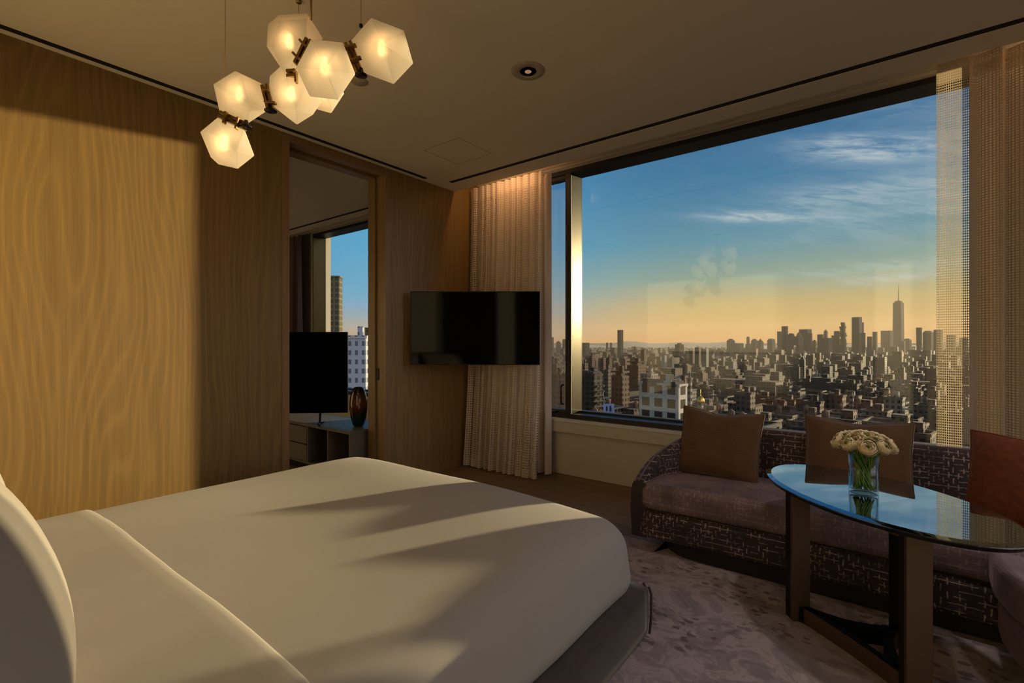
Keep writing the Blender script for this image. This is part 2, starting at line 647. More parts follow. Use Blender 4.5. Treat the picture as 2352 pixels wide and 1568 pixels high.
# door casing: head and jambs, with the pocket slot in the near-window jamb
mb = MB()
mb.box(DX0 - .055, DX0, WY - .008, WY + WT + .008, 0, DH + .05)
mb.box(DX0, DX1, WY - .008, WY + .085, DH, DH + .05)
mb.box(DX0, DX1, WY + .085, WY + .135, DH + .02, DH + .05)
mb.box(DX0, DX1, WY + .135, WY + WT + .008, DH - .012, DH + .05)
mb.box(DX1, DX1 + .055, WY - .008, WY + .085, 0, DH + .05)
mb.box(DX1 + .02, DX1 + .055, WY + .085, WY + .135, 0, DH + .05)
mb.box(DX1 - .012, DX1 + .055, WY + .135, WY + WT + .008, 0, DH + .05)
d1 = struct('door_1', mb, 'wood_casing', origin=(2.33, WY, 0), bevel=.002)
struct('sliding_panel', MB().box(DX1 + .006, DX1 + .05, WY + .088, WY + .132, .01, DH + .018), 'wood_casing', d1)
lt = struct('latch', MB().box(DX1 + .001, DX1 + .007, WY + .095, WY + .125, .96, 1.07), 'dark_metal', d1, bevel=.002)
lt['label'] = 'dark recessed metal latch'

# window wall
mb = MB()
for (ya, yb) in ((YR - .2, YW0), (YW1, WY), (WY, 3.95), (7.08, YF + .2)):
    mb.box(FX, FX + .3, ya, yb, 0, TOP)
for (ya, yb) in ((YW0, YW1), (3.95, 7.08)):
    mb.box(FX, FX + .3, ya, yb, 0, ZS)
    mb.box(FX, FX + .3, ya, yb, ZH, TOP)
struct('wall_front', mb, 'wall_paint')
struct('baseboard_front', MB().box(FX - .008, FX, YR, WY, 0, .012), 'wood_casing')
# shade fascia inside the pocket
struct('trim_4', MB().box(FX - .05, FX, YR, WY, ZH + .012, TOP).box(FX - .075, FX - .055, YR, WY, ZH + .028, TOP), 'wall_paint')
struct('trim_5', MB().box(FX - .05, FX, WY + WT, YF, ZH + .012, TOP), 'wall_paint')
struct('wall_back', MB().box(XB - .2, XB, YR - .2, YF + .2, 0, CEIL + .2), 'wall_paint')
struct('wall_right', MB().box(XB - .2, .3, YR - .2, YR, 0, TOP).box(3.55, FX + .3, YR - .2, YR, 0, TOP).box(.3, 3.55, YR - .2, YR, 0, ZS).box(.3, 3.55, YR - .2, YR, 2.85, TOP), 'wall_paint')
mb = MB().box(.3, 3.55, YR - .18, YR + .01, ZS, ZS + .05).box(.3, 3.55, YR - .18, YR + .01, 2.80, 2.85)
for xx in (.3, 1.90, 3.50): mb.box(xx, xx + .05, YR - .18, YR + .01, ZS, 2.85)
w3 = struct('window_3', mb, 'frame_bronze')  # unseen right-wall window, added to bring fill daylight into the foreground
struct('wall_far', MB().box(XB - .2, FX + .3, YF, YF + .2, 0, TOP), 'wall_paint')


def window(name, ya, yb, mull=None):
    fr = MB()
    fr.box(FX - .012, FX + .20, ya, yb, ZS, ZS + .045)          # bottom rail
    fr.box(FX + .15, FX + .22, ya, yb, ZS + .045, ZS + .062)
    fr.box(FX - .012, FX + .20, ya, yb, ZH - .04, ZH)           # head
    fr.box(FX - .012, FX + .20, ya, ya + .05, ZS, ZH)
    if mull:
        fr.box(FX - .014, FX + .0, mull[0], mull[1], ZS + .045, ZH - .04)
        fr.box(FX, FX + .2, mull[1] - .012, mull[1], ZS + .045, ZH - .04)
        fr.box(FX + .015, FX + .075, mull[1], yb - .05, ZS + .045, ZS + .08)   # vent sash
        fr.box(FX + .015, FX + .075, mull[1], yb - .05, ZH - .075, ZH - .04)
        fr.box(FX + .015, FX + .075, yb - .085, yb - .05, ZS + .08, ZH - .075)
        fr.box(FX - .012, FX + .20, yb - .05, yb, ZS, ZH)
    w = struct(name, fr, 'frame_bronze', origin=(FX, (ya + yb) / 2, ZS), bevel=.002)
    if mull:
        j = MB().box(FX + .0, FX + .2, mull[0], mull[1] - .012, ZS + .045, ZH - .04).build('mullion', 'jamb_bronze', w)
        j['label'] = 'deep olive bronze mullion reveal'
        MB().box(GX, GX + .006, ya + .05, mull[0], ZS + .045, ZH - .04).build('pane', 'pane_glass', w)
        MB().box(FX + .045, FX + .051, mull[1], yb - .085, ZS + .08, ZH - .075).build('pane', 'screen_glass', w)
        h = MB(); yy = mull[1] + .035
        h.tube([(FX + .016, yy, .70), (FX - .03, yy, .705), (FX - .036, yy, .73), (FX - .036, yy, .86), (FX - .03, yy, .885), (FX + .016, yy, .89)], .009, 8)
        h.build('handle', 'dark_metal', w)
        MB().box(FX - .03, FX + .012, mull[1] + .10, mull[1] + .24, ZS + .046, ZS + .064).build('stay', 'dark_metal', w, bevel=.004)
    else:
        MB().box(FX - .012, FX + .2, yb - .02, yb, ZS, ZH).build('reveal', 'jamb_bronze', w)
        MB().box(GX, GX + .006, ya + .05, yb - .02, ZS + .045, ZH - .04).build('pane', 'pane_glass', w)
    return w


W1 = window('window_1', YW0, YW1, (2.43, 2.495))
W2 = window('window_2', 3.95, 7.08)
MB().box(.35, 3.50, YR - .15, YR - .144, ZS + .05, 2.80).build('pane', 'pane_glass', w3)  # glass of the added right-wall window
# sills (white stone ledge with a painted box below)
struct('trim_6', MB().box(FX - .055, FX + .0, YR, WY, .535, ZS), 'sill_white', bevel=.002)
struct('trim_7', MB().box(FX - .048, FX + .0, YR, WY, .432, .535), 'wall_paint', bevel=.002)
struct('trim_8', MB().box(FX - .055, FX, WY + WT, YF, .535, ZS), 'sill_white')
# ceiling access panel: hairline frame
mb = MB(); ax0, ax1, ay0, ay1 = 2.72, 3.12, 2.62, 3.02
for b in ((ax0, ax1, ay0, ay0 + .004), (ax0, ax1, ay1 - .004, ay1), (ax0, ax0 + .004, ay0, ay1), (ax1 - .004, ax1, ay0, ay1)):
    mb.box(*b, CEIL - .0012, CEIL)
simple('hairline', (150, 138, 120), .9)
struct('trim_9', mb, 'hairline')

# rug
mb = MB().box(.3, 3.04, -2.6, 3.1, 0, .012)
o = mb.build('rug', 'rug_pile', bevel=.004); tag(o, 'mottled mauve and grey patterned rug under bed, table and sofa', 'rug')


# ------------------------------------------------------------------ curtains
def curtain(name, mat, p0, p1, nf, amp, label, z0=.02, z1=2.96, flare=(0, 0), full=1.6, nx=160, nz=24, spread=0.0, flat=0.0, seed=1, cat='curtain', ampfn=None):
    rnd = random.Random(seed); p0 = Vector(p0); p1 = Vector(p1); d = (p1 - p0); L = d.length; d = d.normalized(); nrm = Vector((-d.y, d.x))
    ph = [rnd.uniform(0, 6.28) for _ in range(6)]; jit = [rnd.uniform(.6, 1.3) for _ in range(6)]

    def f(s, t):
        a = amp * (ampfn(s) if ampfn else 1.0)
        ss = s + .010 * math.sin(s * 17 + ph[0]) + .006 * math.sin(s * 41 + ph[1])
        k = 2 * PI * nf * ss
        off = math.sin(k + .5 * math.sin(t * 1.7 + ph[2]) * (1 - t)) + .35 * math.sin(2.13 * k + ph[3]) * (1 - .5 * t) + .22 * math.sin(.43 * k + ph[4] + t)
        off *= a * (.55 + .6 * (1 - t))
        lat = .35 * a * math.cos(k * 1.0 + ph[5])
        along = s * L * (1 + spread * (1 - t)) - spread * (1 - t) * L * .5 + lat
        q = p0 + d * along + nrm * off
        z = z0 + (z1 - z0) * t
        e = (1 - t) ** 2
        return Vector((q.x + flare[0] * e, q.y + flare[1] * e, z))
    mb = MB(); mb.grid(f, nx, nz, uvfn=lambda s, t: (s * L * full, z0 + (z1 - z0) * t))
    o = mb.build(name, mat); return tag(o, label, cat)


curtain('sheer_curtain', 'sheer_net', (3.88, 3.56), (3.88, 2.63), 11, .030, 'open-weave cream curtain gathered behind the wall television', flare=(-.12, .0), full=1.9, nx=260, seed=3)
curtain('lining_curtain', 'lining_cloth', (3.99, 3.54), (3.99, 2.61), 9, .03, 'plain cloth curtain hanging behind the cream net one by the wood wall', full=1.5, seed=5)
curtain('sheer_curtain', 'sheer_open', (3.84, -.235), (3.84, -1.5), 9, .05, 'sheer net curtain letting daylight through beside the skyline window', flare=(-.02, 0), full=1.7, nx=320, seed=8,
        ampfn=lambda s: .12 + min(1, max(0, (s - .10) / .10)) * .88)
curtain('lining_curtain', 'lining_cloth', (3.95, -.40), (3.95, -1.6), 7, .035, 'pinkish cloth curtain behind the sheer net at the sofa end', full=1.5, seed=6)
curtain('drape', 'drape_mauve', (3.92, 8.5), (3.92, 7.12), 10, .05, 'dark mauve drape beside the window of the next room', full=1.5, seed=9)


# ------------------------------------------------------------------ bed
def build_bed():
    t = thing('bed', (1.0, 1.87, 0), 'king-size bed on a dark velvet platform, standing in the foreground', 'bed')
    rounded_box(XB + .06, 2.075, .825, 2.915, .015, .235, .03, 30).build('platform', 'bed_velvet', t, weld=True)
    mb = MB()
    mb.tube([(2.078, .86, .03), (2.083, .85, .10), (2.083, .85, .20), (2.072, .86, .232)], .006, 6)
    mb.tube([(2.05, .822, .03), (2.06, .818, .10), (2.06, .818, .20), (2.05, .826, .232)], .006, 6)
    mb.build('piping', 'bed_velvet', t)
    rounded_box(XB + .08, 1.97, .92, 2.82, .235, .52, .06, 20).build('mattress', 'linen', t, weld=True)
    MB().box(XB + .01, XB + .09, .7, 3.1, .1, 1.15).build('headboard', 'bed_velvet', t, bevel=.02, seg=3)
    return t


build_bed()
ZB = .585


def duvet_fn(p):
    z = p.z
    u = (p.y - 1.87) / 1.0; w = (p.x - 1.0) / 1.03
    hgt = max(0, min(1, (z - .2) / .38))
    # soft dome on top, slight flare at the hem, gentle undulation
    dz = -.030 * max(0, abs(u)) ** 3.5 * hgt - .030 * max(0, w) ** 5 * hgt
    dz += .006 * math.sin(p.x * 4.1 + p.y * 2.3) * math.sin(p.y * 3.7 - p.x) * hgt
    fl = (1 - hgt) ** 1.4
    q = Vector((p.x, p.y, z + dz))
    if p.x > 1.7: q.x += .035 * fl * ((p.x - 1.7) / .3)
    q.y += .03 * fl * max(-1, min(1, u * 1.1))
    q.x += .006 * math.sin(p.y * 9) * fl * (p.x > 1.8)
    q.y += .005 * math.sin(p.x * 8) * fl * (abs(u) > .8)
    return q


def build_duvet():
    t = thing('duvet', (1.0, 1.87, .2), 'smooth white duvet covering the bed top, sunlit towards its foot', 'duvet')
    rounded_box(-.02, 2.015, .875, 2.875, .195, ZB, .13, 90, duvet_fn).build('cover', 'linen', t, weld=True)

    def fold_fn(p):
        q = duvet_fn(p)
        q.z += .0008 * math.sin(p.y * 14) + .0005 * math.sin(p.y * 31 + 1)
        q.x += .004 * math.sin(p.y * 2.1)
        return q
    mb = MB()
    y0, y1, z0, r = .862, 2.888, .192, .135
    # a band draped across the bed: profile over Y, swept along X, front edge rolled down

    def prof(s):
        H = ZB + .011
        L1 = H - z0 - r; La = r * PI / 2; L2 = y1 - y0 - 2 * r; tot = 2 * L1 + 2 * La + L2; d = s * tot
        if d < L1: return y0, z0 + d, -1, 0
        d -= L1
        if d < La: a = d / r; return y0 + r * (1 - math.cos(a)), H - r * (1 - math.sin(a)), -math.cos(a), math.sin(a)
        d -= La
        if d < L2: return y0 + r + d, H, 0, 1
        d -= L2
        if d < La: a = d / r; return y1 - r * (1 - math.sin(a)), H - r * (1 - math.cos(a)), math.sin(a), math.cos(a)
        d -= La
        return y1, H - r - d, 1, 0
    xs = [(.0, 0), (.15, 0), (.3, 0), (.42, 0), (.50, 0), (.535, .0), (.550, -.002), (.558, -.006), (.560, -.0115), (.555, -.016)]

    def f(s, k):
        i = min(int(round(k * (len(xs) - 1))), len(xs) - 1)
        y, z, ny, nz = prof(s); xx, dd = xs[i]
        return fold_fn(Vector((xx, y + ny * dd, z + nz * dd)))
    mb.grid(f, 130, len(xs) - 1)
    mb.build('turned_down_sheet', 'linen', t)['label'] = 'sheet folded back in a broad band near the pillows'
    return t


build_duvet()


def pillow_mesh(c, w, h, th, axw, axh, n=26, p=2.6, ear=.06, chop=0.0, mid=0.0):
    """plump pillow: width axis, height axis, thickness along their normal"""
    c = Vector(c); axw = Vector(axw).normalized(); axh = Vector(axh).normalized(); nr = axw.cross(axh).normalized()
    mb = MB()

    def outline(s, t):
        x = s * w / 2 * (1 - ear * (1 - t * t) * abs(s) ** 3); y = t * h / 2 * (1 - ear * (1 - s * s) * abs(t) ** 3)
        if t > 0: y -= chop * h * math.exp(-(s / .42) ** 2) * t ** 2
        return x, y

    def face(sg):
        def f(a, b):
            s = 2 * a - 1; t = 2 * b - 1
            s = math.copysign(1 - (1 - abs(s)) ** 1.35, s); t = math.copysign(1 - (1 - abs(t)) ** 1.35, t)
            x, y = outline(s, t)
            d = max(0, (1 - abs(s) ** p)) ** .55 * max(0, (1 - abs(t) ** p)) ** .55 * th / 2
            d *= 1 - mid * math.exp(-((s / .3) ** 2)) * max(0, t)
            return c + axw * x + axh * y + nr * (sg * d)
        mb.grid(f, n, n, uvfn=lambda a, b: (a * w, b * h), flip=(sg < 0))
    face(1); face(-1)
    edge = []
    for k in range(4 * n):
        q = k / n; e = int(q); r = (q - e) * 2 - 1
        r = math.copysign(1 - (1 - abs(r)) ** 1.35, r)
        s, t = [(r, -1), (1, r), (-r, 1), (-1, -r)][e]
        x, y = outline(s, t); edge.append(c + axw * x + axh * y)
    return mb, edge


def bed_pillow(cy, w, label, dx=0.0, lean=.35):
    axh = Vector((-math.sin(lean), 0, math.cos(lean)))
    mb, e = pillow_mesh((.048 + dx, cy, .838), w, .60, .34, (0, 1, 0), axh, n=30, p=2.2, ear=.03)
    o = mb.build('pillow', 'linen', weld=True)
    tag(o, label, 'pillow', None); return o


bed_pillow(1.42, .86, 'near plump white pillow propped against the headboard, its end in shade')
bed_pillow(2.36, .86, 'far white pillow propped beyond the near one, with a sunlit rim', dx=.02)


# ------------------------------------------------------------------ wall television
def television():
    c = at(1091.5, 753.5, 4.55); w, h = 1.212, .690
    n = -FW; r = RT
    t = thing('wall_television', c - UP * h / 2, 'flat black wall-mounted television on an arm, in front of the cream curtain', 'television')
    MB().obox(c - n * .022, r, n, UP, w / 2, .016, h / 2).build('housing', 'tv_plastic', t, bevel=.006)
    MB().obox(c + n * .001, r, n, UP, w / 2 - .006, .003, h / 2 - .008).build('screen', 'screen', t)
    b = MB()
    for sz in (1, -1): b.obox(c + UP * (sz * (h / 2 - .004)), r, n, UP, w / 2, .008, .004)
    for sx in (1, -1): b.obox(c + r * (sx * (w / 2 - .003)), r, n, UP, .003, .008, h / 2)
    b.build('bezel', 'dark_metal', t, bevel=.001)
    a = MB(); q = c - n * .045 - r * .15
    wallp = Vector((q.x + .05, WY, q.z)); d = (wallp - q); L = d.length; d = d.normalized()
    a.obox(q + d * L / 2, d, UP, d.cross(UP), L / 2, .03, .018)
    a.obox(wallp - Vector((0, .012, 0)), Vector((1, 0, 0)), Vector((0, 1, 0)), UP, .09, .012, .14)
    a.obox(c - n * .045 - r * .15, r, n, UP, .16, .012, .12)
    a.build('mount_arm', 'dark_metal', t, bevel=.003)
    return t


television()


# ------------------------------------------------------------------ sofa
def arc(cx, cy, r, a0, a1, n): return [(cx + r * math.cos(rad(a0 + (a1 - a0) * i / n)), cy + r * math.sin(rad(a0 + (a1 - a0) * i / n))) for i in range(n + 1)]


def resample(pts, step):
    out = []
    n = len(pts)
    for i in range(n):
        a = Vector(pts[i]); b = Vector(pts[(i + 1) % n]); k = max(1, int((b - a).length / step))
        out += [a.lerp(b, j / k) for j in range(k)]
    return out


SXF, SXB, SYL, SYR = 2.865, 3.60, 1.27, -1.30   # sofa front, back, left end, right end


def build_sofa():
    t = thing('sofa', (3.25, 0, 0), 'curved plum velvet sofa with bronze thread grid, under the skyline window', 'sofa')
    R = .60

    def outline(ins_back, ins_front, yl, yr=SYR):
        # counter-clockwise: front edge runs +Y at X front ... seen from above
        b = SXB - ins_back; f = SXF + ins_front; y = yl; r = max(.05, R - ins_back)
        p = arc(b - r, y - r, r, 0, 90, 10)                 # back-left big round corner
        p += arc(f + .09, y - .09, .09, 90, 180, 5)          # front-left small round corner
        # front edge, gently concave toward the table
        for k in range(1, 12):
            yy = (y - .09) + (yr - (y - .09)) * k / 12
            p.append((f + .035 * math.sin(PI * min(1, max(0, (y - yy) / 1.55))) + 0.0, yy))
        p += [(f, yr), (b, yr)]
        return resample(p, .12)
    slab(outline(.0, .0, SYL), .10, .268, .03).build('base', 'sofa_velvet', t)
    slab(outline(.10, -.005, SYL - .03), .276, .435, .045, dome=.012).build('seat_cushion', 'seat_velvet', t)
    b, f, y = SXB - .2, SXF + .06, SYL - .14
    pl = arc(b - .3, y - .3, .3, 0, 90, 8) + arc(f + .22, y - .22, .22, 90, 180, 8) + [(f, SYR + .1), (b, SYR + .1)]
    slab([Vector(q) for q in pl], .012, .10, .01).build('plinth', 'plinth_dark', t)
    # wrap-around back: rises along the left arm to the full back height
    path = [(SXF + .01, SYL)] + [(SXF + .01 + (SXB - R - SXF - .01) * k / 5, SYL) for k in range(1, 6)]
    path += arc(SXB - R, SYL - R, R, 90, 0, 14)[1:]
    path += [(SXB, SYL - R + (SYR - SYL + R) * k / 10) for k in range(1, 11)]
    path = [Vector(q) for q in path]; ln = [0]
    for i in range(1, len(path)): ln.append(ln[-1] + (path[i] - path[i - 1]).length)
    mb = MB(); th = .095; secs = []
    lk = ln[5]; lc = ln[19]
    for i, q in enumerate(path):
        d = (path[min(i + 1, len(path) - 1)] - path[max(i - 1, 0)]).normalized(); nin = Vector((d.y, -d.x))
        s = ln[i]
        f = min(1, s / (lc * .98)); zt = .445 + (.728 - .445) * (math.sin(f * PI / 2) ** .95)
        z0 = .10
        pr = [(0.0, z0), (0.0, z0 + .05), (-.008, (z0 + zt) / 2), (.0, zt - .05), (.008, zt - .02), (.03, zt - .003), (th / 2, zt), (th - .02, zt - .004), (th, zt - .03), (th, (z0 + zt) / 2), (th, z0)]
        secs.append([Vector((q.x + nin.x * a, q.y + nin.y * a, z)) for a, z in pr])
    pl = [0]
    for k in range(1, 11): pl.append(pl[-1] + (secs[-1][k] - secs[-1][k - 1]).length)
    for i in range(len(path) - 1):
        for k in range(10):
            mb.add([secs[i][k], secs[i + 1][k], secs[i + 1][k + 1], secs[i][k + 1]], [(0, 1, 2, 3)],
                   [[(ln[i], secs[i][k].z + (k > 6) * 2), (ln[i + 1], secs[i + 1][k].z + (k > 6) * 2), (ln[i + 1], secs[i + 1][k + 1].z + (k > 6) * 2), (ln[i], secs[i][k + 1].z + (k > 6) * 2)]], True)
    for sec, fl in ((secs[0], False), (secs[-1], True)):
        mb.add(sec, [tuple(range(11)) if not fl else tuple(range(11))[::-1]])
    mb.build('backrest', 'sofa_velvet', t, weld=True)
    w = MB(); w.tube([s[6] + UP * .002 for s in secs], .006, 6); w.build('piping', 'seat_velvet', t)
    return t


build_sofa()


def build_chaise():
    t = thing('sofa_section', (2.3, -.8, 0), 'plain mauve sofa end section facing the bed, right of the glass table', 'sofa')
    p = [(2.84, -.34), (2.70, -.335), (2.55, -.36), (2.35, -.42), (2.1, -.52), (1.9, -.64), (1.78, -.80), (1.75, -1.3), (2.84, -1.3)]
    p = resample(p, .12)
    slab([Vector((q.x, q.y)) for q in p], .276, .44, .04, dome=.012).build('seat_cushion', 'velvet_plain', t)
    slab(offset(p, .025), .10, .268, .03).build('base', 'velvet_plain', t)
    slab(offset(p, .17), .012, .10, .01).build('plinth', 'plinth_dark', t)


build_chaise()


def cushion(tl, tr, dx, mat, label, h=.47, th=.16, chop=.10, lean=.30, zb=.437, yawfix=None):
    """scatter cushion from the two upper corners, standing on the seat"""
    tl = Vector(tl); tr = Vector(tr); w = (tr - tl).length; axw = (tr - tl).normalized()
    side = Vector((axw.y, -axw.x, 0)).normalized()
    if side.x < 0: side = -side
    axh = (UP * math.cos(lean) + side * math.sin(lean)).normalized()
    axh = (axh - axw * axh.dot(axw)).normalized()
    top = (tl + tr) / 2; h = (top.z - zb) / axh.z
    c = top - axh * h / 2
    mb, e = pillow_mesh(c, w, h, th, axw, axh, n=24, p=3.2, ear=.055, chop=chop, mid=.3)
    o = mb.build('cushion', mat, weld=True, origin=(c.x, c.y, zb))
    tag(o, label, 'cushion')
    pp = MB(); pp.tube(e + [e[0]], .0055, 6, cap=False); pp.build('piping', mat, o)
    return o


cushion((3.395, 1.112, .866), (3.405, .612, .846), 0, 'cushion_weave', 'square brown tweed cushion at the rounded sofa end', chop=.055)
cushion((3.42, .39, .862), (3.42, -.118, .862), 0, 'cushion_weave', 'wide brown tweed cushion behind the vase of white flowers', chop=.045)
cushion((3.33, -.335, .865), (3.10, -.80, .865), 0, 'cushion_velvet', 'plain rust velvet cushion on the sofa right of the flowers', chop=.03, lean=.22)


# ------------------------------------------------------------------ glass table
TC = Vector((2.57, .043)); TZ = .66
MA = Vector((.709, .705)); MI = Vector((.705, -.709))


def build_table():
    t = thing('side_table', (TC.x, TC.y, .012), 'oval mirror-glass table on bronze loop legs beside the sofa', 'table')
    n = 72

    def el(k, s): a = 2 * PI * k / n; q = TC + MA * (.533 * s * math.cos(a)) + MI * (.322 * s * math.sin(a)); return q
    def ring(d, z):
        out = []
        for k in range(n):
            q = el(k, 1.0); dr = (q - TC).normalized(); q = q - dr * d; out.append(Vector((q.x, q.y, z)))
        return out
    mb = MB(); rs = [ring(.006, TZ - .014), ring(0, TZ - .010), ring(0, TZ - .006), ring(.022, TZ)]
    for a in range(3):
        for k in range(n):
            j = (k + 1) % n; mb.add([rs[a][k], rs[a][j], rs[a + 1][j], rs[a + 1][k]], [(0, 1, 2, 3)])
    mb.add(rs[3], [tuple(range(n))]); mb.add(rs[0], [tuple(range(n))[::-1]])
    mb.build('glass_top', 'mirror_glass', t, weld=True)['label'] = 'oval bevelled mirror-glass top'
    mb = MB(); a = ring(.012, TZ - .026); b = ring(.008, TZ - .0145)
    for k in range(n):
        j = (k + 1) % n; mb.add([a[k], a[j], b[j], b[k]], [(0, 1, 2, 3)])
    mb.add(a, [tuple(range(n))[::-1]]); mb.add(b, [tuple(range(n))])
    mb.build('under_tray', 'blackened_metal', t, weld=True)
    # three legs joined by inward-curving ribbons at floor and top
    A = Vector((2.615, .325)); B = Vector((2.262, -.085)); Cc = Vector((2.70, -.065))
    cen = (A + B + Cc) / 3
    ztop = TZ - .027
    inner = []
    for i, (p, q) in enumerate(((A, B), (B, Cc), (Cc, A))):
        c = (p + q) / 2; ctrl = c + (cen - c) * (.30 if i == 0 else .95)
        pts = [(1 - s) ** 2 * p + 2 * s * (1 - s) * ctrl + s * s * q for s in [k / 20 for k in range(21)]]
        for z0, z1 in ((.012, .082), (ztop - .05, ztop)):
            mb = MB(); th = .022; sec = []
            for k, u in enumerate(pts):
                d = (pts[min(k + 1, 20)] - pts[max(k - 1, 0)]).normalized(); nn = Vector((-d.y, d.x))
                if (cen - c).dot(nn) < 0: nn = -nn
                sec.append((u - nn * th * .5, u + nn * th))
            fo = MB(); fi = MB()
            for k in range(20):
                o0, i0 = sec[k]; o1, i1 = sec[k + 1]
                fo.add([(o0.x, o0.y, z0), (o1.x, o1.y, z0), (o1.x, o1.y, z1), (o0.x, o0.y, z1)], [(0, 1, 2, 3)], smooth=True)
                fi.add([(i0.x, i0.y, z0), (i1.x, i1.y, z0), (i1.x, i1.y, z1), (i0.x, i0.y, z1)], [(3, 2, 1, 0)], smooth=True)
                fi.add([(o0.x, o0.y, z1), (o1.x, o1.y, z1), (i1.x, i1.y, z1), (i0.x, i0.y, z1)], [(0, 1, 2, 3)])
                fi.add([(o0.x, o0.y, z0), (o1.x, o1.y, z0), (i1.x, i1.y, z0), (i0.x, i0.y, z0)], [(3, 2, 1, 0)])
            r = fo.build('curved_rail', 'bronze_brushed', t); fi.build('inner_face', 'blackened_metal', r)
    for p, wd, ang in ((A, .078, 215), (B, .078, 200), (Cc, .078, 310)):
        d = Vector((math.cos(rad(ang)), math.sin(rad(ang)), 0)); sd = Vector((-d.y, d.x, 0)); c = Vector((p.x, p.y, (ztop + .012) / 2)); hz = (ztop - .012) / 2
        l = MB().obox(c + d * .011, d, sd, UP, .011, wd / 2, hz).build('leg', 'bronze_brushed', t, bevel=.0015)
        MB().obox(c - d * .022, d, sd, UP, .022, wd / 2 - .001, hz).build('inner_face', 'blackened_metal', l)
    return t


build_table()


# ------------------------------------------------------------------ flowers in a vase
VC = Vector((2.56, .079, TZ))


def vase():
    t = thing('flower_vase', VC, 'clear glass cylinder vase holding white blooms on the table', 'vase')
    R, H = .053, .170
    MB().lathe([(R - .004, 0), (R, .003), (R, H), (R - .0035, H), (R - .0035, .018), (0.0001, .016)], VC, 40).build('glass', 'clear_glass', t)
    MB().lathe([(R - .0042, .0185), (R - .0042, .098), (0.0001, .098)], VC, 40).build('water', 'water', t)


vase()


def bloom_mesh():
    mb = MB(); rnd = random.Random(4)
    R = .0315
    # nested shells of overlapping petals curling up around the eye
    for ring, (n, rr, rim) in enumerate([(7, 1.04, 1.18), (8, .98, .86), (8, .86, .66), (7, .72, .52), (7, .57, .44), (6, .42, .40), (5, .28, .40)]):
        for k in range(n):
            a0 = 2 * PI * (k + .5 * (ring % 2)) / n + rnd.uniform(-.18, .18); wd = PI / n * 1.5; r0 = rr * rnd.uniform(.95, 1.05); rm = rim + rnd.uniform(-.08, .08)

            def f(s, q):
                a = a0 + (s - .5) * 2 * wd
                e = (2 * s - 1) ** 2
                th = 2.5 + (rm + .34 * e - 2.5) * q
                r = r0 * (1 + (.13 if ring < 2 else .05) * q ** 4 - .05 * e)
                return Vector((R * r * math.sin(th) * math.cos(a), R * r * math.sin(th) * math.sin(a), R * (r * .82 * math.cos(th) - .12)))
            mb.grid(f, 5, 5)
    return mb


def ranunculus():
    rnd = random.Random(12)
    names = ['at the crown of the bouquet', 'at the outer rim of the bouquet', 'low at the front of the bouquet', 'in the middle of the bouquet']
    # dome of directions
    spots = [(0, 0)] + [(.42, 2 * PI * k / 6 + .3) for k in range(6)] + [(.78, 2 * PI * k / 9 + .1) for k in range(9)] + [(1.06, 2 * PI * k / 9 + .45) for k in range(9)]
    me_b = me_e = None
    for i, (ph, az) in enumerate(spots):
        ph += rnd.uniform(-.06, .06); az += rnd.uniform(-.1, .1)
        d = Vector((math.sin(ph) * math.cos(az), math.sin(ph) * math.sin(az), math.cos(ph)))
        base = VC + UP * .182
        p = base + Vector((d.x * .108, d.y * .108, d.z * .066 - .0))
        n = (Vector((d.x * .9, d.y * .9, d.z * .9))).normalized()
        sd = Vector((-FW.x, -FW.y, 0)); front = d.dot(sd)
        where = 'crown' if ph < .2 else ('upper ring' if ph < .6 else 'lower rim')
        hor = d.dot(RT)
        pos = 'left' if hor < -.33 else ('right' if hor > .33 else 'middle')
        fb = 'facing the bed' if front > 0 else 'facing the window'
        t = thing('ranunculus', p, f'cream ranunculus bloom in the {where} of the vase bouquet, {pos} side, {fb}', 'flower', 'ranunculus in the glass vase')
        q = n.to_track_quat('Z', 'Y')
        if me_b is None:
            b = bloom_mesh().build('petals', 'petal', None, origin=(0, 0, 0)); b.parent = t; b.location = (0, 0, 0); me_b = b
            e = MB().lathe([(.0001, -.004), (.0042, -.002), (.0052, .003), (.003, .006), (.0001, .007)], (0, 0, 0), 10).build('eye', 'eye_green', None, origin=(0, 0, 0))
            e.parent = t; e.location = n * .010; me_e = e
        else:
            b = dup(me_b, (0, 0, 0), t); e = dup(me_e, n * .010, t)
        b.rotation_euler = (q.to_matrix() @ Matrix.Rotation(rnd.uniform(0, 6), 3, 'Z')).to_euler()
        s = rnd.uniform(.92, 1.14); b.scale = (s, s, s); e.rotation_euler = q.to_euler()
        # twisting stem down to the vase floor
        a2 = az + 2.2; r2 = .036 * min(1, ph + .25)
        foot = VC + Vector((math.cos(a2) * r2, math.sin(a2) * r2, .022))
        a3 = az + 1.0; mid = VC + Vector((math.cos(a3) * .024, math.sin(a3) * .024, .115)); st = p - n * .016
        pts = []
        for k in range(9):
            s = k / 8
            pts.append((1 - s) ** 2 * st + 2 * s * (1 - s) * mid + s * s * foot)
        MB().tube(pts, .0034, 6).build('stem', 'stem_green', t)


ranunculus()


# ------------------------------------------------------------------ chandelier
def zc(x, y): return 430 + x / 3.733, y / 3.733


